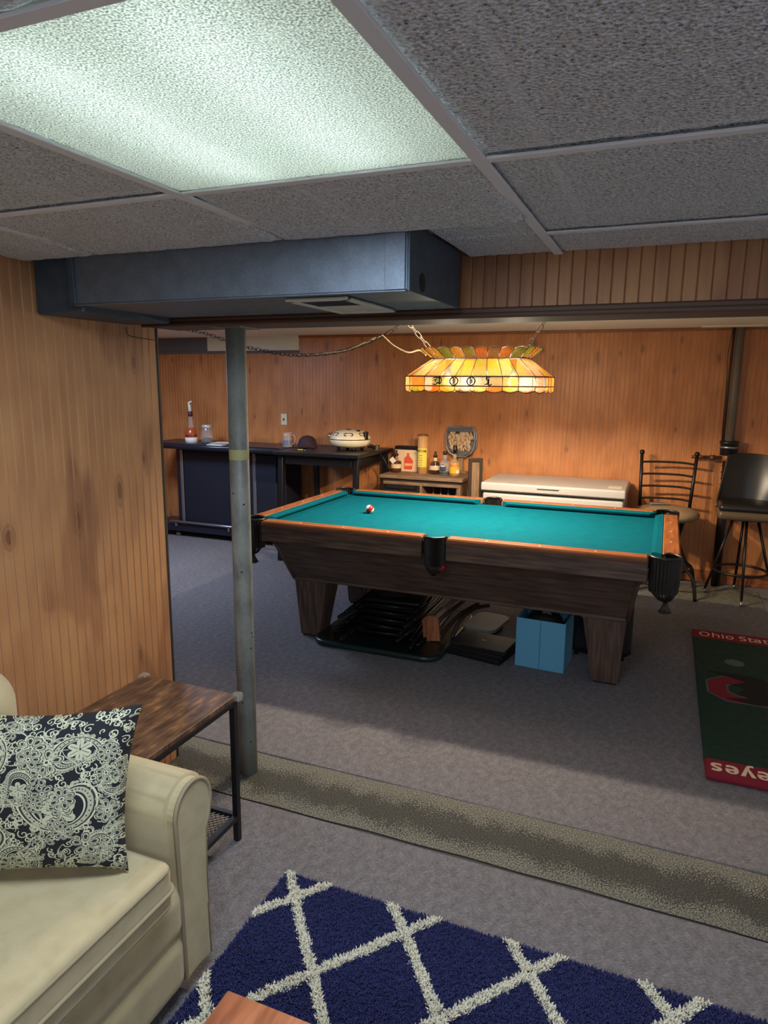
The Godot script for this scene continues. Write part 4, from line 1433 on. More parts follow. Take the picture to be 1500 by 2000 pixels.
func cabinet() -> void:
	var t := thing("whiskey_cabinet", "rustic oak bar cabinet with dark doors left of the freezer", "cabinet", Vector3(-1.945, 0, -5.83))
	var hw := 0.38
	var hd := 0.24
	part(t, "top", boxm(Vector3(0, 0.788, 0), Vector3(2 * hw, 0.03, 2 * hd), 0.004), M.oak_u)
	part(t, "top_moulding", boxm(Vector3(0.0, 0.760, 0), Vector3(2 * hw - 0.05, 0.026, 2 * hd - 0.05), 0.004), M.dark_brown)
	part(t, "back_panel", boxm(Vector3(0, 0.40, -hd + 0.02), Vector3(2 * hw - 0.06, 0.70, 0.012)), M.dark_brown)
	for x in [-hw + 0.04, -0.005, hw - 0.04]:
		part(t, "upright", boxm(Vector3(x, 0.375, 0), Vector3(0.034, 0.75, 2 * hd - 0.06), 0.003), M.oak_v)
	part(t, "bottom_shelf", boxm(Vector3(0, 0.08, 0), Vector3(2 * hw - 0.06, 0.02, 2 * hd - 0.06)), M.oak_u)
	part(t, "face_rail", boxm(Vector3(0.18, 0.733, hd - 0.035), Vector3(0.33, 0.028, 0.02), 0.002), M.oak_u)
	part(t, "face_rail", boxm(Vector3(-0.18, 0.733, hd - 0.035), Vector3(0.33, 0.028, 0.02), 0.002), M.oak_u)
	var dr := S()
	for s in [-1.0, 1.0]:
		box(dr, Vector3(-0.18 + s * 0.155, 0.40, hd - 0.018), Vector3(0.035, 0.64, 0.02), 0.003)
		box(dr, Vector3(-0.18, 0.40 + s * 0.302, hd - 0.018), Vector3(0.30, 0.036, 0.02), 0.003)
	box(dr, Vector3(-0.18, 0.40, hd - 0.018), Vector3(0.02, 0.6, 0.016), 0.003)
	var door := part(t, "door", dr, M.black_matt)
	part(door, "mesh_panel", boxm(Vector3(-0.18, 0.40, hd - 0.026), Vector3(0.29, 0.58, 0.004)), mat(rgb(48, 46, 46), 0.6, 0.4))
	part(door, "knob", lathem([Vector2(0, 0), Vector2(0.012, 0.004), Vector2(0, 0.012)], 10, Vector3(-0.04, 0.42, hd)), M.black_iron)
	# hanging stemware rack and wine glasses in the open bay
	part(t, "glass_rack", tubem([Vector3(0.04, 0.715, 0.1), Vector3(0.32, 0.715, 0.1)], 0.004, 6), M.chrome)
	for k in 4:
		var g := thing("wine_glass", "%s wine glass hanging upside down in the cabinet's open bay" % ["leftmost", "second from left", "third from left", "rightmost"][k], "glass", t.position + Vector3(0.08 + 0.068 * k, 0.56, 0.1), 0.0, "wine glasses in the cabinet")
		part(g, "bowl", lathem([Vector2(0.026, 0.0), Vector2(0.031, 0.04), Vector2(0.02, 0.075), Vector2(0.004, 0.085), Vector2(0.003, 0.145), Vector2(0.028, 0.150), Vector2(0, 0.152)], 14), M.glass)
	# scribbled mark burnt into the top
	part(t, "burnt_mark", tubem(spline([Vector3(0.255, 0.8035, 0.11), Vector3(0.27, 0.8035, 0.095), Vector3(0.285, 0.8035, 0.115), Vector3(0.30, 0.8035, 0.10), Vector3(0.32, 0.8035, 0.115)], 4), 0.0035, 5), M.black_matt)
	var top := 0.803
	# gift box with a black lid
	var gb := thing("gift_box", "cream gift box printed with a red bottle on the cabinet", "box", Vector3(-2.175, top, -5.93))
	part(gb, "carton", boxm(Vector3(0, 0.10, 0), Vector3(0.235, 0.20, 0.09), 0.002), mat(rgb(226, 192, 150), 0.7))
	part(gb, "lid", boxm(Vector3(0, 0.215, 0), Vector3(0.24, 0.032, 0.094), 0.002), M.black)
	part(gb, "printed_bottle", prism_of([Vector2(-0.028, 0.02), Vector2(0.05, 0.02), Vector2(0.06, 0.10), Vector2(0.035, 0.13), Vector2(0.022, 0.145), Vector2(0.022, 0.17), Vector2(-0.002, 0.17), Vector2(-0.002, 0.145), Vector2(-0.028, 0.12)], 0.0012, Vector3(0.0, 0, 0.0458)), mat(rgb(214, 84, 58), 0.7))
	part(gb, "printed_bottle", prism_of([Vector2(-0.02, 0.075), Vector2(0.052, 0.075), Vector2(0.05, 0.055), Vector2(-0.02, 0.05)], 0.0012, Vector3(0, 0, 0.0466)), mat(rgb(236, 176, 120), 0.7))
	# whisky tube
	var tb := thing("whiskey_tube", "tall cardboard whiskey tube with yellow label on the cabinet", "tube", Vector3(-2.005, top, -5.83))
	part(tb, "cardboard", lathem([Vector2(0, 0), Vector2(0.046, 0), Vector2(0.046, 0.345), Vector2(0, 0.345)], 22), mat(rgb(196, 146, 88), 0.6))
	part(tb, "lid_rim", lathem([Vector2(0.047, 0.335), Vector2(0.0475, 0.348), Vector2(0.044, 0.35), Vector2(0, 0.348)], 22), mat(rgb(120, 80, 50), 0.5))
	var lb := S(true)
	lathe(lb, [Vector2(0.0465, 0.06), Vector2(0.0467, 0.065), Vector2(0.0467, 0.222), Vector2(0.0465, 0.227)], 14, Transform3D(), PI * 0.75, PI * 0.12)
	part(tb, "yellow_label", lb, mat(rgb(228, 206, 84), 0.7))
	text(tb, "label_lettering", "TAYLOR", 0.028, M.black_matt, Transform3D(Basis(), Vector3(0, 0.205, 0.047)), 0.0012)
	for k in 5:
		part(tb, "label_line", boxm(Vector3(0.0, 0.165 - 0.022 * k, 0.0466), Vector3(0.03 - 0.004 * (k % 2), 0.004, 0.002)), mat(rgb(120, 104, 40), 0.7))
	# bottles
	var blan := [Vector2(0, 0), Vector2(0.036, 0), Vector2(0.046, 0.012), Vector2(0.050, 0.05), Vector2(0.047, 0.085), Vector2(0.036, 0.105), Vector2(0.016, 0.118), Vector2(0.015, 0.15)]
	var cap1 := [Vector2(0, 0.148), Vector2(0.018, 0.150), Vector2(0.019, 0.166), Vector2(0.008, 0.175), Vector2(0.011, 0.19), Vector2(0.006, 0.202), Vector2(0, 0.203)]
	var lab := mat(rgb(214, 188, 146), 0.8)
	var bandp := [Vector2(0.0508, 0.040), Vector2(0.0512, 0.05), Vector2(0.0496, 0.078)]
	var a := bottle("round dark whiskey bottle with a hang tag before the gift box", Vector3(-2.245, top, -5.80), blan, 0.10, rgb(70, 22, 14), Color(0.5, 0.3, 0.24, 0.3), cap1, M.black_iron, bandp, lab)
	part(a, "hang_tag", boxm(Vector3(-0.018, 0.112, 0.048), Vector3(0.045, 0.05, 0.002), 0.0, Basis(Vector3(0, 0, 1), 0.7)), M.paper)
	part(a, "ribbon", tubem([Vector3(0, 0.145, 0.016), Vector3(-0.008, 0.13, 0.04), Vector3(-0.018, 0.112, 0.047)], 0.003, 5), M.black)
	var b := bottle("round dark whiskey bottle standing right of the cardboard tube", Vector3(-1.885, top, -5.83), blan, 0.108, rgb(46, 18, 14), Color(0.4, 0.25, 0.22, 0.3), cap1, M.black_iron, bandp, lab)
	part(b, "neck_label", lathem([Vector2(0.0162, 0.118), Vector2(0.0162, 0.148)], 14), lab)
	var sq := [Vector2(0, 0), Vector2(0.044, 0), Vector2(0.050, 0.008), Vector2(0.050, 0.095), Vector2(0.042, 0.118), Vector2(0.018, 0.135), Vector2(0.016, 0.185)]
	var c := bottle("clear whiskey bottle with a round blue label on the cabinet", Vector3(-1.785, top, -5.80), sq, 0.035, rgb(60, 34, 22), Color(0.85, 0.88, 0.9, 0.18), [Vector2(0, 0.18), Vector2(0.016, 0.18), Vector2(0.021, 0.19), Vector2(0.021, 0.21), Vector2(0, 0.21)], M.black, [Vector2(0.0506, 0.012), Vector2(0.0506, 0.03)], mat(rgb(54, 58, 74), 0.6))
	var rd := S(true)
	lathe(rd, [Vector2(0, 0.002), Vector2(0.030, 0.001), Vector2(0.031, 0)], 18, Transform3D(Basis(Vector3(1, 0, 0), PI / 2), Vector3(-0.004, 0.068, 0.050)))
	part(c, "round_label", rd, mat(rgb(52, 70, 96), 0.6))
	part(c, "label_strip", boxm(Vector3(-0.004, 0.085, 0.0525), Vector3(0.036, 0.010, 0.002)), M.paper)
	var tl := [Vector2(0, 0), Vector2(0.040, 0), Vector2(0.046, 0.006), Vector2(0.046, 0.11), Vector2(0.038, 0.132), Vector2(0.016, 0.150), Vector2(0.015, 0.205)]
	var d := bottle("bottle of golden whiskey with a tall black cap nearest the picture frame", Vector3(-1.683, top, -5.755), tl, 0.118, rgb(206, 124, 14), Color(0.95, 0.85, 0.6, 0.2), [Vector2(0, 0.2), Vector2(0.0185, 0.2), Vector2(0.0185, 0.266), Vector2(0.012, 0.27), Vector2(0, 0.27)], M.black, [Vector2(0.0466, 0.030), Vector2(0.0466, 0.085)], mat(rgb(226, 168, 40), 0.6))
	part(d, "white_sticker", boxm(Vector3(0.036, 0.045, 0.034), Vector3(0.022, 0.03, 0.003), 0.0, Basis(UP, 0.75)), M.paper)
	# wine-glass shaped cork holder against the wall
	var ck := thing("cork_holder", "wine glass shaped metal holder full of corks at the rear wall", "cork holder", Vector3(-1.712, top, -6.045))
	var prof := [Vector2(0.0, 0.145), Vector2(0.05, 0.15), Vector2(0.1, 0.178), Vector2(0.128, 0.23), Vector2(0.136, 0.29), Vector2(0.130, 0.35), Vector2(0.115, 0.41)]
	var loop := []
	for p in prof:
		loop.append(Vector3(p.x, p.y, 0))
	for i in range(prof.size() - 1, 0, -1):
		loop.append(Vector3(-prof[i].x, prof[i].y, 0))
	for z in [-0.03, 0.034]:
		var l2 := []
		for p in loop:
			l2.append(p + Vector3(0, 0, z))
		part(ck, "rim_wire", tubem(l2, 0.007, 7, true), M.steel)
	var bd := S()
	var pl := []
	for p in loop:
		pl.append(Vector2(p.x, p.y))
	prism(bd, pl, 0.006, Transform3D(Basis(), Vector3(0, 0, -0.03)))
	part(ck, "back_plate", bd, M.steel)
	part(ck, "top_band", prism_of([Vector2(-0.127, 0.372), Vector2(0.127, 0.372), Vector2(0.115, 0.415), Vector2(-0.115, 0.415)], 0.070, Vector3(0, 0, 0.002)), M.chrome)
	part(ck, "lower_band", prism_of([Vector2(-0.105, 0.19), Vector2(0, 0.143), Vector2(0.105, 0.19), Vector2(0.075, 0.20), Vector2(-0.075, 0.20)], 0.070, Vector3(0, 0, 0.002)), M.chrome)
	part(ck, "stem", boxm(Vector3(0, 0.075, 0), Vector3(0.05, 0.15, 0.03), 0.004), M.oak_v)
	part(ck, "base", boxm(Vector3(0, 0.006, 0.0), Vector3(0.13, 0.012, 0.07), 0.003), M.oak_u)
	var cs := S(true)
	var r := RandomNumberGenerator.new()
	r.seed = 8
	for i in 120:
		var p := Vector2(r.randf_range(-0.11, 0.11), r.randf_range(0.2, 0.37))
		if absf(p.x) > 0.085 + 0.03 * sin((p.y - 0.2) / 0.17 * PI):
			continue
		var dd := Vector3(r.randf_range(-0.5, 0.5), 1, 0).normalized() * 0.019
		tube(cs, [Vector3(p.x, p.y, r.randf_range(0.005, 0.026)) - dd, Vector3(p.x, p.y, r.randf_range(0.005, 0.026)) + dd], 0.0095, 6)
	var cork := part(ck, "corks", cs, mat(rgb(196, 164, 128), 0.8))
	cork.set_meta("kind", "stuff")
	# picture frame leaning by the freezer, with books behind
	var f := thing("picture_frame", "brown wooden picture frame standing between cabinet and freezer", "picture frame", Vector3(-1.425, 0, -5.48), 0.75)
	for s in [-1.0, 1.0]:
		part(f, "stile", boxm(Vector3(s * 0.05, 0.62, 0), Vector3(0.026, 0.76, 0.022), 0.003), M.dark_brown)
		part(f, "rail", boxm(Vector3(0, 0.62 + s * 0.366, 0), Vector3(0.076, 0.03, 0.022), 0.003), M.dark_brown)
	part(f, "backing_board", boxm(Vector3(0, 0.62, -0.004), Vector3(0.08, 0.71, 0.008)), M.oak_v)
	part(f, "strut", boxm(Vector3(0, 0.31, -0.06), Vector3(0.06, 0.64, 0.012), 0.002, Basis(Vector3(1, 0, 0), 0.16)), M.dark_brown)
	var bk := [[rgb(206, 176, 70), "narrow yellow book spine standing beside the cabinet", 0.026], [rgb(150, 160, 80), "green and cream book spine second from the cabinet", 0.03], [rgb(206, 196, 150), "pale cream book spine third from the cabinet", 0.028], [rgb(70, 92, 80), "dark green book spine next to the picture frame", 0.026]]
	var x := -1.553
	for q in bk:
		var bo := thing("book", q[1], "book", Vector3(x + q[2] / 2, 0.36, -5.82), 0.0, "books beside the cabinet")
		part(bo, "cover", boxm(Vector3(0, 0.17, 0), Vector3(q[2] - 0.002, 0.34, 0.22), 0.002), mat(q[0], 0.6))
		part(bo, "spine_print", boxm(Vector3(0, 0.20, 0.1102), Vector3(q[2] * 0.45, 0.18, 0.001)), M.paper)
		x += q[2]
	var bx := thing("book_crate", "low wooden crate under the books beside the cabinet", "crate", Vector3(-1.495, 0, -5.82))
	part(bx, "box", boxm(Vector3(0, 0.18, 0), Vector3(0.115, 0.36, 0.24), 0.003), M.oak_v)
	part(bx, "slat", boxm(Vector3(0, 0.30, 0.122), Vector3(0.115, 0.04, 0.006), 0.002), M.oak_u)

func prism_of(poly: Array, depth: float, at: Vector3) -> SurfaceTool:
	var st := S()
	prism(st, poly, depth, Transform3D(Basis(), at))
	return st

func bar() -> void:
	var t := thing("home_bar", "black padded home bar with silver strips along the rear wall", "bar", Vector3(-4.2, 0, -5.8))
	var o := -t.position
	# body: front panel and side
	part(t, "carcass", boxm(o + Vector3(-4.02, 0.50, -5.90), Vector3(1.30, 0.84, 0.30), 0.004), M.bar_black)
	part(t, "padded_panel", boxm(o + Vector3(-4.02, 0.50, -5.745), Vector3(1.10, 0.80, 0.02), 0.006), M.bar_panel)
	var r := RandomNumberGenerator.new()
	r.seed = 4
	for i in 9:
		for k in 6:
			var bt := S(true)
			lathe(bt, [Vector2(0.004, 0), Vector2(0.003, 0.002), Vector2(0, 0.003)], 8, Transform3D(Basis(Vector3(1, 0, 0), PI / 2), o + Vector3(-4.50 + 0.12 * i + 0.06 * (k % 2), 0.20 + 0.12 * k, -5.735)))
			part(t, "stud", bt, M.chain_dark)
	for x in [-4.595, -3.72]:
		part(t, "silver_strip", boxm(o + Vector3(x, 0.50, -5.738), Vector3(0.035, 0.82, 0.012), 0.003), M.steel)
	# counter with a rounded arm rail
	part(t, "counter", boxm(o + Vector3(-4.08, 0.972, -5.82), Vector3(1.56, 0.032, 0.50), 0.006), M.bar_black)
	part(t, "arm_rail", tubem([o + Vector3(-4.80, 0.962, -5.585), o + Vector3(-4.3, 0.962, -5.585), o + Vector3(-3.35, 0.962, -5.585)], 0.030, 12), M.bar_black)
	part(t, "arm_rail", tubem([o + Vector3(-4.83, 0.962, -5.60), o + Vector3(-4.85, 0.962, -5.82), o + Vector3(-4.85, 0.962, -6.05)], 0.030, 12), M.bar_black)
	# plinth, foot rail, round feet
	part(t, "plinth", boxm(o + Vector3(-4.18, 0.10, -5.86), Vector3(1.62, 0.075, 0.34), 0.006), M.bar_black)
	part(t, "foot_rail", tubem([o + Vector3(-4.72, 0.165, -5.672), o + Vector3(-4.2, 0.165, -5.672), o + Vector3(-3.45, 0.165, -5.672)], 0.014, 8), M.steel)
	for x in [-4.65, -4.0, -3.5]:
		part(t, "rail_bracket", boxm(o + Vector3(x, 0.14, -5.69), Vector3(0.02, 0.05, 0.045), 0.002), M.steel)
	for x in [-4.70, -3.52]:
		for z in [-5.78, -5.98]:
			part(t, "foot", lathem([Vector2(0, 0), Vector2(0.030, 0), Vector2(0.034, 0.012), Vector2(0.018, 0.03), Vector2(0.012, 0.064), Vector2(0, 0.064)], 14, o + Vector3(x, 0, z)), M.chrome)
	var top := 0.988
	# tall decanter-like bottle with a paper spout
	var b := thing("tall_bottle", "tall slim liqueur bottle with white top on the bar's left end", "bottle", Vector3(-4.475, top, -5.76))
	part(b, "base_label", lathem([Vector2(0, 0), Vector2(0.062, 0), Vector2(0.064, 0.05), Vector2(0.060, 0.052)], 18), M.paper)
	part(b, "amber_body", lathem([Vector2(0.060, 0.052), Vector2(0.056, 0.075), Vector2(0.050, 0.12), Vector2(0.03, 0.15), Vector2(0, 0.15)], 18), mat(rgb(170, 84, 44), 0.15))
	part(b, "red_band", lathem([Vector2(0.0595, 0.055), Vector2(0.057, 0.08)], 18), mat(rgb(140, 26, 30), 0.4))
	part(b, "neck", lathem([Vector2(0.031, 0.14), Vector2(0.022, 0.22), Vector2(0.017, 0.28), Vector2(0, 0.282)], 16), M.glass)
	part(b, "neck_seal", lathem([Vector2(0.019, 0.262), Vector2(0.023, 0.272), Vector2(0.022, 0.312), Vector2(0, 0.314)], 16), mat(rgb(74, 26, 40), 0.4))
	part(b, "white_top", tubem([Vector3(0, 0.31, 0), Vector3(-0.008, 0.37, 0), Vector3(-0.015, 0.40, 0), Vector3(0.02, 0.412, 0)], 0.018, 8, false, 0.008), M.paper)
	var j := thing("glass_jar", "clear lidded glass jar beside the tall bottle on the bar", "jar", Vector3(-4.31, top, -5.80))
	part(j, "glass", lathem([Vector2(0, 0.002), Vector2(0.058, 0.002), Vector2(0.06, 0.02), Vector2(0.06, 0.10), Vector2(0.05, 0.135), Vector2(0.045, 0.15)], 20), M.glass)
	part(j, "lid", lathem([Vector2(0, 0.148), Vector2(0.050, 0.148), Vector2(0.052, 0.172), Vector2(0.046, 0.18), Vector2(0, 0.182)], 20), mat(rgb(196, 196, 200), 0.3, 0.3))
	part(j, "contents", lathem([Vector2(0, 0.006), Vector2(0.054, 0.006), Vector2(0.054, 0.04), Vector2(0.02, 0.05), Vector2(0, 0.05)], 14), mat(rgb(66, 62, 66), 0.7))
	var pp := thing("paper_sheets", "loose white papers lying on the bar behind the post", "papers", Vector3(-4.10, top, -5.84), 0.1)
	for k in 3:
		part(pp, "sheet", boxm(Vector3(0.02 * k, 0.0015 + 0.003 * k, 0.012 * k), Vector3(0.30, 0.002, 0.20), 0.0, Basis(UP, 0.12 * k)), M.paper)
	var cd := thing("white_card", "small white card at the bar's front edge left of the post", "card", Vector3(-4.055, top, -5.60), 0.02)
	part(cd, "card", boxm(Vector3(0, 0.003, 0), Vector3(0.17, 0.006, 0.09), 0.001), M.paper)
	# outlet plate on the wall
	var sw := thing("switch_plate", "almond wall switch plate on the panelling above the bar", "switch plate", Vector3(-3.583, 1.23, REAR_Z + 0.003))
	part(sw, "plate", boxm(Vector3(0, 0, 0.003), Vector3(0.07, 0.112, 0.006), 0.002), M.cream)
	part(sw, "toggle", boxm(Vector3(0, 0.0, 0.009), Vector3(0.010, 0.024, 0.012), 0.002), M.black)

func pub_table() -> void:
	var t := thing("pub_table", "tall black pub table with splayed legs holding the pizza oven", "table", Vector3(-2.80, 0, -5.66))
	part(t, "table_top", boxm(Vector3(0, 0.982, 0), Vector3(0.84, 0.030, 0.80), 0.005), M.black)
	for s in [-1.0, 1.0]:
		part(t, "apron", boxm(Vector3(0, 0.925, s * 0.33), Vector3(0.66, 0.085, 0.022), 0.003), M.black)
		part(t, "apron", boxm(Vector3(s * 0.34, 0.925, 0), Vector3(0.022, 0.085, 0.64), 0.003), M.black)
		for z in [-1.0, 1.0]:
			var st := S()
			var a := Vector3(s * 0.335, 0.968, z * 0.325)
			var b := Vector3(s * 0.40, 0.0, z * 0.375)
			box(st, (a + b) / 2, Vector3(0.045, a.distance_to(b), 0.045), 0.004, bas(Vector3.RIGHT, (a - b)))
			part(t, "leg", st, M.black)
		part(t, "stretcher", boxm(Vector3(0, 0.32, s * 0.355), Vector3(0.74, 0.04, 0.022), 0.003), M.black)
	var top := 0.997
	# pizza oven
	var p := thing("pizza_oven", "cream domed tabletop pizza oven on the black pub table", "pizza oven", Vector3(-2.66, top, -5.70), -0.12)
	part(p, "bowl", lathem([Vector2(0, 0.03), Vector2(0.13, 0.03), Vector2(0.175, 0.05), Vector2(0.188, 0.092), Vector2(0.184, 0.098)], 32), M.cream)
	part(p, "seam", lathem([Vector2(0.186, 0.097), Vector2(0.187, 0.104)], 32), M.black)
	var dome := [Vector2(0.187, 0.104), Vector2(0.182, 0.122), Vector2(0.160, 0.150), Vector2(0.12, 0.172), Vector2(0.06, 0.181), Vector2(0, 0.182)]
	var ln := part(p, "dome", lathem(dome, 32), M.cream)
	for a in [0.15, 1.05, 1.95, 2.85]:
		var w := S(true)
		var c := Vector3(sin(a - 0.6) * 0.150, 0.142, cos(a - 0.6) * 0.150)
		var nn := Vector3(sin(a - 0.6), 1.15, cos(a - 0.6)).normalized()
		prism(w, rrect(0.085, 0.038, 0.016, 4), 0.012, Transform3D(bas(Vector3(cos(a - 0.6), 0, -sin(a - 0.6)), (Vector3.UP - nn * nn.y).normalized()), c + nn * 0.003))
		part(ln, "viewing_window", w, mat(rgb(34, 32, 34), 0.15))
	part(p, "vent_knob", lathem([Vector2(0, 0.178), Vector2(0.022, 0.180), Vector2(0.022, 0.188), Vector2(0, 0.19)], 14, Vector3(-0.02, 0, 0)), M.black)
	part(p, "latch", boxm(Vector3(0.10, 0.176, 0.03), Vector3(0.034, 0.016, 0.022), 0.003), M.black)
	part(p, "handle", boxm(Vector3(0.176, 0.135, 0.02), Vector3(0.026, 0.075, 0.05), 0.005), M.black)
	part(p, "hinge_handle", tubem(spline([Vector3(-0.17, 0.12, 0.06), Vector3(-0.215, 0.13, 0.05), Vector3(-0.215, 0.14, -0.02), Vector3(-0.17, 0.13, -0.04)], 4), 0.008, 6), M.chrome)
	for a in 4:
		part(p, "foot", lathem([Vector2(0, 0), Vector2(0.014, 0), Vector2(0.014, 0.034), Vector2(0, 0.034)], 10, Vector3(sin(a * PI / 2 + 0.8) * 0.11, 0, cos(a * PI / 2 + 0.8) * 0.11)), M.black)
	# painted stein, cap, cables
	var m := thing("beer_stein", "pale painted beer stein next to the dark cap on the bar", "mug", Vector3(-3.335, top - 0.005, -5.74))
	part(m, "cup", lathem([Vector2(0, 0), Vector2(0.052, 0), Vector2(0.050, 0.02), Vector2(0.046, 0.10), Vector2(0.048, 0.135), Vector2(0.044, 0.135), Vector2(0.042, 0.02)], 20), mat(rgb(178, 150, 136), 0.35))
	part(m, "painted_band", lathem([Vector2(0.0515, 0.015), Vector2(0.050, 0.04), Vector2(0.0485, 0.065)], 20), mat(rgb(110, 122, 150), 0.35))
	part(m, "handle", tubem(spline([Vector3(0.046, 0.11, 0.01), Vector3(0.085, 0.105, 0.02), Vector3(0.088, 0.05, 0.02), Vector3(0.05, 0.025, 0.01)], 5), 0.008, 7), mat(rgb(170, 140, 124), 0.35))
	var c := thing("baseball_cap", "dark maroon cap lying between the stein and the pizza oven", "cap", Vector3(-3.115, top, -5.72))
	part(c, "crown", lathem([Vector2(0.088, 0.0), Vector2(0.090, 0.035), Vector2(0.078, 0.075), Vector2(0.048, 0.103), Vector2(0.012, 0.112), Vector2(0, 0.113)], 20), mat(rgb(50, 30, 40), 0.85))
	var br := S(true)
	prism(br, arc_pts(Vector2(0, 0.0), Vector2(0.078, 0.15), 20, 160, 12), 0.006, Transform3D(Basis(Vector3(1, 0, 0), PI / 2), Vector3(0, 0.012, 0.0)))
	part(c, "brim", br, mat(rgb(44, 28, 40), 0.85))
	part(c, "button", lathem([Vector2(0.008, 0.112), Vector2(0.005, 0.117), Vector2(0, 0.118)], 10), mat(rgb(60, 36, 46), 0.8))
	var ky := thing("key_ring", "small yellow tag with keys before the maroon cap", "keys", Vector3(-3.04, top, -5.45))
	part(ky, "tag", boxm(Vector3(0, 0.006, 0), Vector3(0.05, 0.01, 0.02), 0.003, Basis(UP, 0.3)), mat(rgb(190, 170, 60), 0.6))
	part(ky, "ring", tubem([Vector3(0.04, 0.004, 0.01), Vector3(0.06, 0.004, 0), Vector3(0.05, 0.004, -0.02), Vector3(0.035, 0.004, -0.01)], 0.003, 5, true), M.chrome)
	part(ky, "key", boxm(Vector3(0.085, 0.004, -0.008), Vector3(0.045, 0.003, 0.016), 0.001), M.chrome)
	var cb := thing("cord_tangle", "tangle of black power cord beside the pizza oven", "cord", Vector3(-2.44, top, -5.72))
	var pts := []
	var r := RandomNumberGenerator.new()
	r.seed = 21
	for k in 16:
		pts.append(Vector3(r.randf_range(-0.07, 0.04), 0.008 + 0.045 * r.randf(), r.randf_range(-0.07, 0.12)))
	part(cb, "cable", tubem(spline(pts, 5), 0.0055, 6), M.black)
	part(cb, "plug", boxm(Vector3(0.045, 0.03, 0.03), Vector3(0.02, 0.05, 0.018), 0.004), M.chrome)
	var hg := thing("power_cable", "black cord looping down beside the pub table to the cabinet", "cord", Vector3(-2.36, 0.9, -5.72))
	part(hg, "cable", tubem(spline([Vector3(-0.03, 0.09, 0), Vector3(0.02, 0.04, 0.01), Vector3(0.055, -0.04, 0.0), Vector3(0.04, -0.11, 0.0), Vector3(0.022, -0.20, -0.01)], 6), 0.005, 6), M.black)

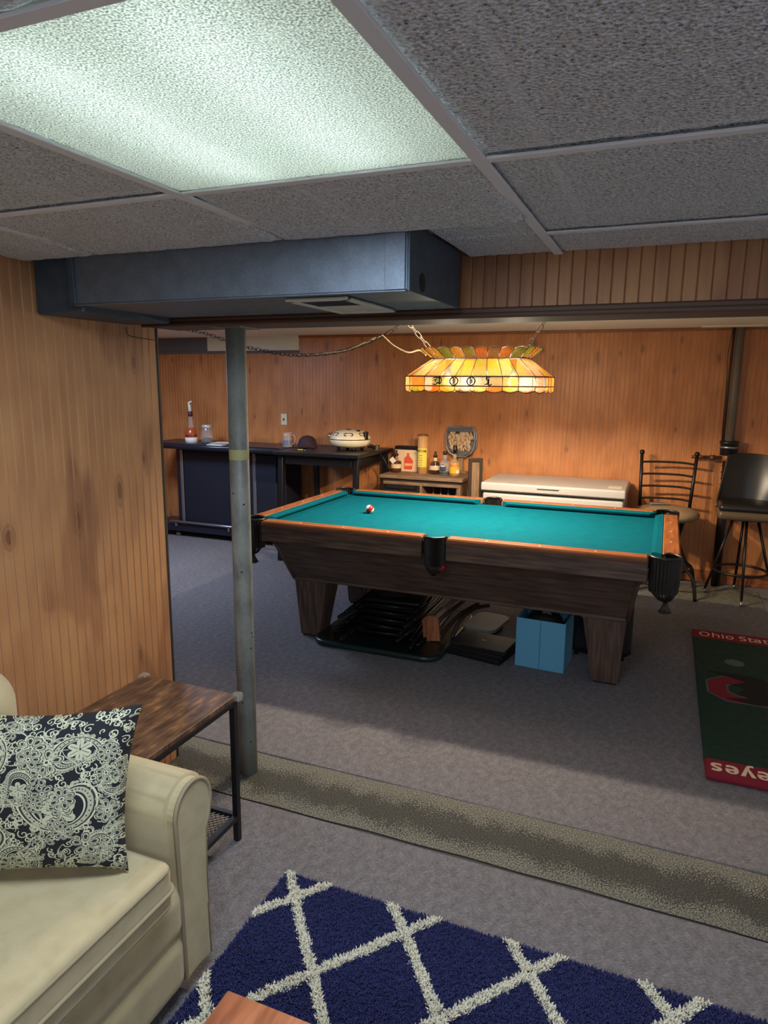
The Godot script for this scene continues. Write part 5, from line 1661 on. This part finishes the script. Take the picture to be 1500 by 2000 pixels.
func chairs_right() -> void:
	# counter chair with a ladder back, seat turned towards the room
	var t := thing("counter_chair", "black iron ladder back counter chair with round tweed seat", "chair", Vector3(0.05, 0, -5.68))
	var st := S(true)
	var f := func(p: Vector3) -> Vector3:
		return Vector3(p.x, p.y, p.z)
	lathe(st, [Vector2(0, 0.585), Vector2(0.20, 0.585), Vector2(0.235, 0.605), Vector2(0.242, 0.63), Vector2(0.225, 0.655), Vector2(0.15, 0.675), Vector2(0, 0.682)], 32)
	part(t, "seat", st, M.tweed)
	part(t, "seat_plate", lathem([Vector2(0, 0.565), Vector2(0.15, 0.565), Vector2(0.15, 0.587), Vector2(0, 0.587)], 20), M.black_iron)
	for q in [[-0.200, -0.215], [0.165, 0.190]]:
		var po := part(t, "back_post", tubem([Vector3(q[0], 0.60, -0.18), Vector3((q[0] + q[1]) / 2, 0.82, -0.205), Vector3(q[1], 1.06, -0.235)], 0.0135, 10), M.black_iron)
		part(po, "finial", lathem([Vector2(0, 1.05), Vector2(0.014, 1.052), Vector2(0.021, 1.07), Vector2(0.014, 1.088), Vector2(0, 1.091)], 14, Vector3(q[1], 0, -0.237)), M.black_iron)
	for k in 4:
		var y := 0.705 + 0.096 * k
		var z := -0.19 - 0.011 * k
		var w := 0.004 * k
		part(t, "back_rung", tubem(spline([Vector3(-0.205 - w, y, z), Vector3(-0.1, y + 0.006, z - 0.012), Vector3(0.08, y + 0.006, z - 0.012), Vector3(0.170 + w, y - 0.004, z)], 4), 0.0085, 8), M.black_iron)
	for sx in [-1.0, 1.0]:
		for sz in [-1.0, 1.0]:
			part(t, "leg", tubem(spline([Vector3(sx * 0.12, 0.575, sz * 0.11), Vector3(sx * 0.10, 0.42, sz * 0.09), Vector3(sx * 0.165, 0.24, sz * 0.13), Vector3(sx * 0.225, 0.16, sz * 0.165), Vector3(sx * 0.25, 0.0, sz * 0.19)], 6), 0.0135, 8), M.black_iron)
	var rg := []
	for i in 32:
		rg.append(Vector3(cos(TAU * i / 32) * 0.215, 0.20, sin(TAU * i / 32) * 0.165))
	part(t, "foot_ring", tubem(rg, 0.009, 7, true), M.black_iron)
	part(t, "swivel", lathem([Vector2(0.05, 0.545), Vector2(0.05, 0.568)], 14), M.black_iron)
	var rm := thing("remote_control", "small grey remote lying on the tweed chair seat", "remote", Vector3(-0.005, 0.683, -5.72), 0.35)
	part(rm, "case", boxm(Vector3(0, 0.008, 0), Vector3(0.14, 0.014, 0.032), 0.004), mat(rgb(120, 124, 130), 0.5))
	part(rm, "key_pad", boxm(Vector3(0.02, 0.0155, 0), Vector3(0.07, 0.002, 0.022), 0.0005), mat(rgb(80, 84, 92), 0.6))
	# bar stool in black vinyl
	var s := thing("bar_stool", "black vinyl bucket seat bar stool with thin splayed legs", "stool", Vector3(0.605, 0, -5.735))
	var se := S(true)
	rbox(se, Vector3(0, 0.715, 0.02), Vector3(0.40, 0.06, 0.38), 0.028, 4, 4, func(p: Vector3) -> Vector3: return p + Vector3(0, 0.012 * cos(p.x * 6.0) * cos(p.z * 6.0), 0))
	part(s, "seat", se, M.vinyl)
	var bd := S(true)
	rbox(bd, Vector3(0, 0.665, 0.02), Vector3(0.41, 0.07, 0.39), 0.03, 4, 3)
	part(s, "seat_band", bd, M.vinyl_brown, "brown vinyl side band")
	var bk := S(true)
	var n := 24
	for lay in 2:
		var g := []
		for i in n + 1:
			var row := []
			for k in 9:
				var u := i / float(n) * 2 - 1
				var v := k / 8.0
				var a := u * asin(minf(0.999, lerpf(0.205, 0.142, v) / (0.205 + 0.055 * v)))
				var rr := 0.205 + 0.055 * v - (0.035 * sqrt(maxf(0.0, 1 - u * u * 0.9)) if lay == 1 else 0.0) * sqrt(1.0 - v * v * 0.92)
				var h := lerpf(0.70, 1.085 - 0.012 * u * u, v)
				row.append(Vector3(sin(a) * rr, h, -cos(a) * rr * 0.92 + 0.02))
			g.append(row)
		for i in n:
			for k in 8:
				var c: Vector3 = (g[i][k] + g[i + 1][k + 1]) / 2.0 - Vector3(0, 0.9, 0)
				c.y = 0.0
				oq(bk, g[i][k], g[i + 1][k], g[i + 1][k + 1], g[i][k + 1], c if lay == 0 else -c)
	part(s, "backrest", bk, M.vinyl)
	var ed := []
	for k in 9:
		var v := k / 8.0
		ed.append(Vector3(-sin(asin(minf(0.999, lerpf(0.205, 0.142, v) / (0.205 + 0.055 * v)))) * (0.205 + 0.055 * v), lerpf(0.70, 1.073, v), -cos(asin(minf(0.999, lerpf(0.205, 0.142, v) / (0.205 + 0.055 * v)))) * (0.205 + 0.055 * v) * 0.92 + 0.02))
	var e2 := []
	for i in n + 1:
		var u := i / float(n) * 2 - 1
		e2.append(Vector3(sin(u * 0.578) * 0.26, 1.085 - 0.012 * u * u, -cos(u * 0.578) * 0.26 * 0.92 + 0.02))
	var ed3 := ed.duplicate()
	ed3.reverse()
	for k in 9:
		ed3[k] = ed3[k] * Vector3(-1, 1, 1)
	part(s, "edge_piping", tubem(ed + e2.slice(1, n) + ed3, 0.008, 7), M.vinyl)
	for q in [Vector3(-0.235, 0, -0.015), Vector3(0.005, 0, 0.25), Vector3(0.245, 0, -0.005), Vector3(-0.005, 0, -0.25)]:
		var top: Vector3 = q * 0.33 + Vector3(0, 0.635, 0.0)
		var lg := part(s, "leg", tubem([top, (top + q) / 2, q + Vector3(0, 0.02, 0)], 0.011, 8, false, 0.0095), M.black_iron)
		part(lg, "foot_cap", tubem([q + Vector3(0, 0.03, 0) + (top - q) * 0.02, q], 0.011, 8), M.chrome)
	var fr := []
	for i in 36:
		fr.append(Vector3(cos(TAU * i / 36) * 0.186, 0.215, sin(TAU * i / 36) * 0.186))
	part(s, "foot_ring", tubem(fr, 0.010, 7, true), M.black_iron)
	part(s, "swivel_plate", lathem([Vector2(0.10, 0.615), Vector2(0.10, 0.632), Vector2(0, 0.632)], 16), M.black_iron)
	# little carpet mat under the stool
	var cm := thing("carpet_offcut", "square grey carpet offcut under the bar stool", "carpet", Vector3(0.42, 0, -5.735))
	part(cm, "pile", boxm(Vector3(0.0, 0.0035, 0), Vector3(0.70, 0.007, 0.47), 0.002), M.strip)

func wall_pipe() -> void:
	var t := thing("drain_pipe", "grey vertical drain pipe on the rear wall above the stool", "pipe", Vector3(0.466, 1.12, -6.02))
	part(t, "pipe", tubem([Vector3(0, 0.03, 0), Vector3(0, 0.4, 0), Vector3(0, 0.93, 0)], 0.031, 18), mat(rgb(110, 98, 88), 0.5))
	part(t, "side_tube", tubem([Vector3(-0.045, 0.03, 0.0), Vector3(-0.047, 0.5, 0.0), Vector3(-0.043, 0.93, 0)], 0.010, 8), M.dark_brown)
	part(t, "loose_wire", tubem(spline([Vector3(-0.05, 0.93, 0.01), Vector3(-0.072, 0.72, 0.01), Vector3(-0.062, 0.5, 0.01), Vector3(-0.06, 0.2, 0.01), Vector3(-0.055, 0.03, 0.01)], 6), 0.0028, 5), M.black)
	part(t, "rubber_coupling", lathem([Vector2(0, -0.055), Vector2(0.058, -0.055), Vector2(0.061, -0.05), Vector2(0.064, 0.03), Vector2(0.070, 0.036), Vector2(0.068, 0.056), Vector2(0, 0.056)], 20), M.black)
	part(t, "clamp", lathem([Vector2(0.0630, 0.0), Vector2(0.0655, 0.003), Vector2(0.0655, 0.012), Vector2(0.0635, 0.015)], 20), M.steel)
	part(t, "copper_fitting", lathem([Vector2(0, -0.10), Vector2(0.040, -0.10), Vector2(0.044, -0.085), Vector2(0.044, -0.054)], 18), mat(rgb(176, 118, 74), 0.4, 0.5))
	part(t, "lower_pipe", tubem([Vector3(0, -0.10, 0), Vector3(0, -0.6, 0), Vector3(0, -1.12, 0)], 0.034, 16), M.black_iron)
	for k in 9:
		part(t, "pipe_collar", lathem([Vector2(0.034, -0.006), Vector2(0.043, 0), Vector2(0.034, 0.006)], 16, Vector3(0, -0.14 - 0.05 * k, 0)), M.black_iron)
	part(t, "branch_pipe", tubem([Vector3(-0.04, -0.075, 0.0), Vector3(-0.16, -0.078, 0.0), Vector3(-0.26, -0.08, 0.0)], 0.013, 10), mat(rgb(96, 62, 44), 0.5, 0.4))
	part(t, "branch_pipe", tubem([Vector3(0.04, -0.070, 0.0), Vector3(0.2, -0.07, 0.0), Vector3(0.34, -0.07, 0.0)], 0.013, 10), mat(rgb(96, 62, 44), 0.5, 0.4))
	part(t, "valve", lathem([Vector2(0, -0.10), Vector2(0.02, -0.098), Vector2(0.024, -0.08), Vector2(0.02, -0.06), Vector2(0, -0.058)], 12, Vector3(-0.11, 0, 0)), mat(rgb(96, 62, 44), 0.5, 0.4))

func under_table() -> void:
	# folding table lying flat
	var t := thing("folded_table", "dark green folding table lying flat on the carpet under the pool table", "folding table", Vector3(-1.535, 0, -4.02))
	var st := S()
	prism(st, rrect(0.79, 0.86, 0.09, 7), 0.034, Transform3D(Basis(Vector3(1, 0, 0), -PI / 2), Vector3(0, 0.020, 0)))
	part(t, "table_top", st, mat(rgb(20, 30, 30), 0.35))
	var lp := []
	for p in rrect(0.80, 0.87, 0.094, 7):
		lp.append(Vector3(p.x, 0.022, p.y))
	part(t, "edge_moulding", tubem(lp, 0.018, 8, true), mat(rgb(26, 44, 42), 0.3))
	for x in [-0.3, 0.25]:
		part(t, "folded_leg", tubem([Vector3(x, 0.05, -0.35), Vector3(x + 0.02, 0.05, 0.0), Vector3(x, 0.05, 0.32)], 0.011, 7), M.black_iron)
	# stack of folded chairs
	var r := RandomNumberGenerator.new()
	r.seed = 31
	var names := ["lowest", "second from the bottom", "third from the bottom", "fourth from the bottom", "topmost"]
	var proto: Node3D = null
	for k in 5:
		var lab: String = "folded black chair, %s in the stack under the pool table" % names[k]
		var at := Vector3(-1.53 + r.randf_range(-0.02, 0.02), 0.064 + 0.041 * k, -3.96 - 0.01 * k)
		var turn := r.randf_range(-0.10, 0.10)
		if k == 0:
			proto = thing("folding_chair", lab, "folding chair", at, turn, "folded chairs under the pool table")
			for s in [-1.0, 1.0]:
				part(proto, "frame_tube", tubem([Vector3(s * 0.215, 0.010, 0.40), Vector3(s * 0.21, 0.012, 0.0), Vector3(s * 0.20, 0.014, -0.34)], 0.0105, 8), M.black_iron)
				part(proto, "rear_leg", tubem([Vector3(s * 0.19, 0.022, 0.30), Vector3(s * 0.185, 0.022, 0.0), Vector3(s * 0.18, 0.022, -0.38)], 0.0095, 8), M.black_iron)
			part(proto, "cross_tube", tubem([Vector3(-0.20, 0.014, -0.34), Vector3(0, 0.014, -0.36), Vector3(0.20, 0.014, -0.34)], 0.0105, 8), M.black_iron)
			part(proto, "cross_tube", tubem([Vector3(-0.19, 0.022, 0.24), Vector3(0, 0.022, 0.24), Vector3(0.19, 0.022, 0.24)], 0.0095, 8), M.black_iron)
			var sp := S(true)
			rbox(sp, Vector3(0, 0.020, -0.02), Vector3(0.36, 0.022, 0.36), 0.010, 2, 2)
			part(proto, "seat", sp, M.vinyl)
			var bp := S(true)
			rbox(bp, Vector3(0, 0.018, -0.28), Vector3(0.38, 0.018, 0.13), 0.008, 2, 2)
			part(proto, "backrest", bp, M.vinyl)
		else:
			var c := copy(proto, lab, at, turn)
			if k == 4:
				part(c, "sticker", boxm(Vector3(-0.03, 0.0322, 0.03), Vector3(0.13, 0.001, 0.09), 0.0, Basis(UP, 0.1)), mat(rgb(88, 78, 74), 0.8), "faded paper label")
				part(c, "sticker", boxm(Vector3(0.03, 0.0322, -0.06), Vector3(0.10, 0.001, 0.08), 0.0, Basis(UP, 0.1)), mat(rgb(88, 78, 74), 0.8), "faded paper label")
	# board with an arched end, lying slanted on the chairs
	var w := thing("arched_board", "orange brown wooden board with rounded end leaning by the folded chairs", "board", Vector3(-1.228, 0.042, -3.84))
	var ar := [Vector2(0.045, 0), Vector2(0.052, 0.115)]
	ar.append_array(arc_pts(Vector2(0, 0.115), Vector2(0.058, 0.045), 10, 170, 8))
	ar.append_array([Vector2(-0.052, 0.115), Vector2(-0.060, 0)])
	var wb := S()
	prism(wb, ar, 0.022, Transform3D(Basis(Vector3(0, 0, 1), 0.16), Vector3(0, 0, 0)))
	part(w, "end_panel", wb, M.orange_wood)
	part(w, "rail", tubem([Vector3(0.01, 0.142, 0), Vector3(0.06, 0.20, -0.25), Vector3(0.10, 0.262, -0.48)], 0.014, 8), M.oak_v)
	part(w, "rail", tubem([Vector3(0.03, 0.132, 0), Vector3(0.09, 0.17, -0.25), Vector3(0.14, 0.20, -0.48)], 0.012, 8), M.dark_brown)
	var cw := thing("curved_wood_strip", "curved strip of brown wood between the folded chairs and laptops", "wood strip", Vector3(-1.16, 0.0, -3.95))
	part(cw, "bow", tubem(spline([Vector3(-0.03, 0.06, 0.10), Vector3(0.0, 0.115, 0.0), Vector3(0.05, 0.165, -0.12), Vector3(0.115, 0.19, -0.26)], 6), 0.013, 8), M.dark_brown)
	var cw2 := thing("curved_wood_strip", "upper curved strip of brown wood ending above the grey tray", "wood strip", Vector3(-1.13, 0.0, -4.05))
	part(cw2, "bow", tubem(spline([Vector3(0.0, 0.045, 0.13), Vector3(0.02, 0.13, 0.05), Vector3(0.08, 0.185, -0.06), Vector3(0.16, 0.195, -0.14)], 6), 0.013, 8), M.dark_brown)
	var gt := thing("grey_tray", "grey rounded tray lying behind the black laptops", "tray", Vector3(-0.985, 0, -4.2), -0.15)
	var gs := S()
	prism(gs, rrect(0.22, 0.34, 0.06, 6), 0.02, Transform3D(Basis(Vector3(1, 0, 0), -PI / 2), Vector3(0, 0.075, 0)))
	part(gt, "plate", gs, mat(rgb(122, 122, 118), 0.5))
	part(gt, "support_block", boxm(Vector3(0, 0.033, 0), Vector3(0.14, 0.065, 0.24), 0.004), M.black_matt)
	var lt: Node3D = null
	for k in 3:
		var lab: String = "closed black laptop, %s of the stack under the pool table" % ["bottom", "middle", "top"][k]
		var at := Vector3(-0.922 + 0.008 * (k - 1), 0.0 + 0.030 * k, -3.86 + 0.006 * k)
		var turn := -0.20 + 0.04 * k
		if k == 0:
			lt = thing("laptop", lab, "laptop", at, turn, "black laptops under the pool table")
			part(lt, "base", boxm(Vector3(0, 0.008, 0), Vector3(0.345, 0.015, 0.245), 0.004), M.black)
			var ld := part(lt, "lid", boxm(Vector3(0, 0.0225, 0), Vector3(0.345, 0.012, 0.245), 0.004), mat(rgb(34, 34, 37), 0.45))
			part(ld, "logo", prism_flat([Vector2(-0.016, 0.0), Vector2(-0.004, -0.008), Vector2(0.004, -0.002), Vector2(0.016, -0.006), Vector2(0.010, 0.002), Vector2(0.014, 0.008), Vector2(0.002, 0.005), Vector2(-0.008, 0.010)], 0.0006, Vector3(0.0, 0.0288, 0.0)), M.chrome)
		else:
			copy(lt, lab, at, turn)
	# blue bag with black things in it
	var b := thing("fabric_bin", "light blue folding fabric bin under the right end of the pool table", "bin", Vector3(-0.562, 0, -3.885), -0.06)
	var hw := 0.137
	var hd := 0.125
	for q in [[Vector3(0, 0.145, hd), Vector3(2 * hw, 0.29, 0.005)], [Vector3(0, 0.15, -hd), Vector3(2 * hw, 0.30, 0.005)], [Vector3(-hw, 0.147, 0), Vector3(0.005, 0.295, 2 * hd)], [Vector3(hw, 0.147, 0), Vector3(0.005, 0.295, 2 * hd)]]:
		part(b, "side", boxm(q[0], q[1], 0.001), M.blue_bag)
	part(b, "bottom", boxm(Vector3(0, 0.004, 0), Vector3(2 * hw, 0.006, 2 * hd)), M.blue_bag)
	part(b, "fold_seam", boxm(Vector3(0.0, 0.145, hd + 0.003), Vector3(0.003, 0.285, 0.002)), mat(rgb(44, 110, 150), 0.85))
	var k2 := thing("baseball_cap", "black cap with a grey emblem lying in the blue fabric bin", "cap", Vector3(-0.56, 0.225, -3.87))
	part(k2, "crown", lathem([Vector2(0.098, 0.0), Vector2(0.096, 0.05), Vector2(0.07, 0.085), Vector2(0, 0.098)], 20), M.black_matt)
	var em := S(true)
	lathe(em, [Vector2(0.032, 0), Vector2(0.030, 0.003), Vector2(0.018, 0.003), Vector2(0.016, 0.0)], 18, Transform3D(Basis(Vector3(1, 0, 0), 0.95), Vector3(0.01, 0.078, 0.052)))
	part(k2, "emblem", em, mat(rgb(120, 124, 128), 0.6))
	var bx := S(true)
	rbox(bx, Vector3(0, 0.11, 0), Vector3(0.25, 0.22, 0.22), 0.03)
	var fl := thing("black_jacket", "folded black jacket filling the blue fabric bin", "jacket", Vector3(-0.562, 0.008, -3.885), -0.06)
	part(fl, "cloth", bx, M.black_matt)
	# suitcase behind the leg
	var s := thing("suitcase", "black suitcase standing behind the right front leg of the pool table", "suitcase", Vector3(-0.268, 0, -4.13))
	var sc := S(true)
	rbox(sc, Vector3(0, 0.20, 0), Vector3(0.35, 0.355, 0.19), 0.045, 4, 2)
	part(s, "shell", sc, mat(rgb(12, 14, 22), 0.6))
	for x in [-0.13, 0.13]:
		part(s, "wheel", tubem([Vector3(x - 0.012, 0.018, 0.05), Vector3(x + 0.012, 0.018, 0.05)], 0.018, 12), M.black_matt)
		part(s, "wheel", tubem([Vector3(x - 0.012, 0.018, -0.05), Vector3(x + 0.012, 0.018, -0.05)], 0.018, 12), M.black_matt)
	part(s, "zip", boxm(Vector3(0, 0.20, 0.0), Vector3(0.354, 0.359, 0.006), 0.002), M.black)

func prism_flat(poly: Array, depth: float, at: Vector3) -> SurfaceTool:
	var st := S()
	prism(st, poly, depth, Transform3D(Basis(Vector3(1, 0, 0), -PI / 2), at))
	return st

func putting_mat() -> void:
	var x0 := 0.262
	var x1 := 0.785
	var z0 := -4.80
	var z1 := -2.905
	var cx := (x0 + x1) / 2
	var t := thing("putting_mat", "dark green putting mat with red lettered end bands", "mat", Vector3(cx, 0, (z0 + z1) / 2))
	var hw := (x1 - x0) / 2
	var hl := (z1 - z0) / 2
	var green := mat(Color.WHITE, 0.95, 0.0, ramp_tex(256, 256, [[nz(256, 256, 0.3, 81, 1, 1, 1), 0.7], [nz(256, 256, 0.02, 82), 0.3]], [rgb(10, 34, 24), rgb(20, 52, 38), rgb(32, 66, 48)], 1.2), Vector3(3, 3, 3))
	var red := mat(rgb(128, 18, 40), 0.9)
	part(t, "turf", boxm(Vector3(0, 0.007, 0.005), Vector3(2 * hw, 0.013, 2 * hl - 0.30), 0.002), green)
	part(t, "end_band", boxm(Vector3(0, 0.0075, -hl + 0.08), Vector3(2 * hw, 0.014, 0.16), 0.002), red)
	var ramp := S()
	box(ramp, Vector3(0, 0.013, hl - 0.07), Vector3(2 * hw, 0.026, 0.15), 0.008)
	part(t, "end_ramp", ramp, red)
	var wh := mat(rgb(236, 208, 178), 0.8)
	var flat := Basis(Vector3(1, 0, 0), -PI / 2)
	text(t, "lettering", "Ohio State", 0.105, wh, Transform3D(flat, Vector3(0.0, 0.0150, -hl + 0.082)), 0.001, false, false, 0.92)
	text(t, "lettering", "Buckeyes", 0.118, wh, Transform3D(Basis(UP, PI) * flat, Vector3(0.0, 0.0265, hl - 0.066)), 0.001, false, true, 0.90)
	# emblem: red block ring under a black brushed banner
	var em := Vector3(0.0, 0.0138, -0.02)
	var grey := mat(rgb(84, 96, 90), 0.9)
	var dark := mat(rgb(9, 12, 12), 0.9)
	var ring_of := func(a: float, b: float, c: float, q: float) -> Array:
		return [Vector2(a - q, -b), Vector2(a, -b + c), Vector2(a, b - c), Vector2(a - q, b), Vector2(-a + q, b), Vector2(-a, b - c), Vector2(-a, -b + c), Vector2(-a + q, -b)]
	part(t, "emblem_outline", prism_flat(ring_of.call(0.218, 0.172, 0.09, 0.09), 0.0006, em), grey)
	part(t, "emblem_ring", prism_flat(ring_of.call(0.207, 0.162, 0.085, 0.085), 0.0008, em + Vector3(0, 0.0004, 0)), red)
	part(t, "emblem_inner_line", prism_flat(ring_of.call(0.118, 0.088, 0.04, 0.045), 0.0008, em + Vector3(0, 0.0008, 0)), grey)
	part(t, "emblem_hole", prism_flat(ring_of.call(0.108, 0.078, 0.04, 0.045), 0.0008, em + Vector3(0, 0.0012, 0)), green)
	part(t, "emblem_banner", prism_flat([Vector2(-0.20, 0.215), Vector2(-0.07, 0.225), Vector2(0.06, 0.20), Vector2(0.15, 0.12), Vector2(0.205, 0.02), Vector2(0.17, -0.09), Vector2(0.09, -0.15), Vector2(0.0, -0.165), Vector2(-0.13, -0.13), Vector2(-0.02, -0.10), Vector2(-0.07, -0.04), Vector2(-0.02, 0.02), Vector2(-0.10, 0.06), Vector2(-0.01, 0.12), Vector2(-0.12, 0.18)], 0.0008, em + Vector3(0, 0.0017, 0)), dark)
	var cup := S(true)
	lathe(cup, [Vector2(0, 0.0012), Vector2(0.05, 0.001), Vector2(0.053, 0)], 24, Transform3D(Basis(), Vector3(-0.05, 0.0135, -0.42)))
	part(t, "cup_spot", cup, grey)
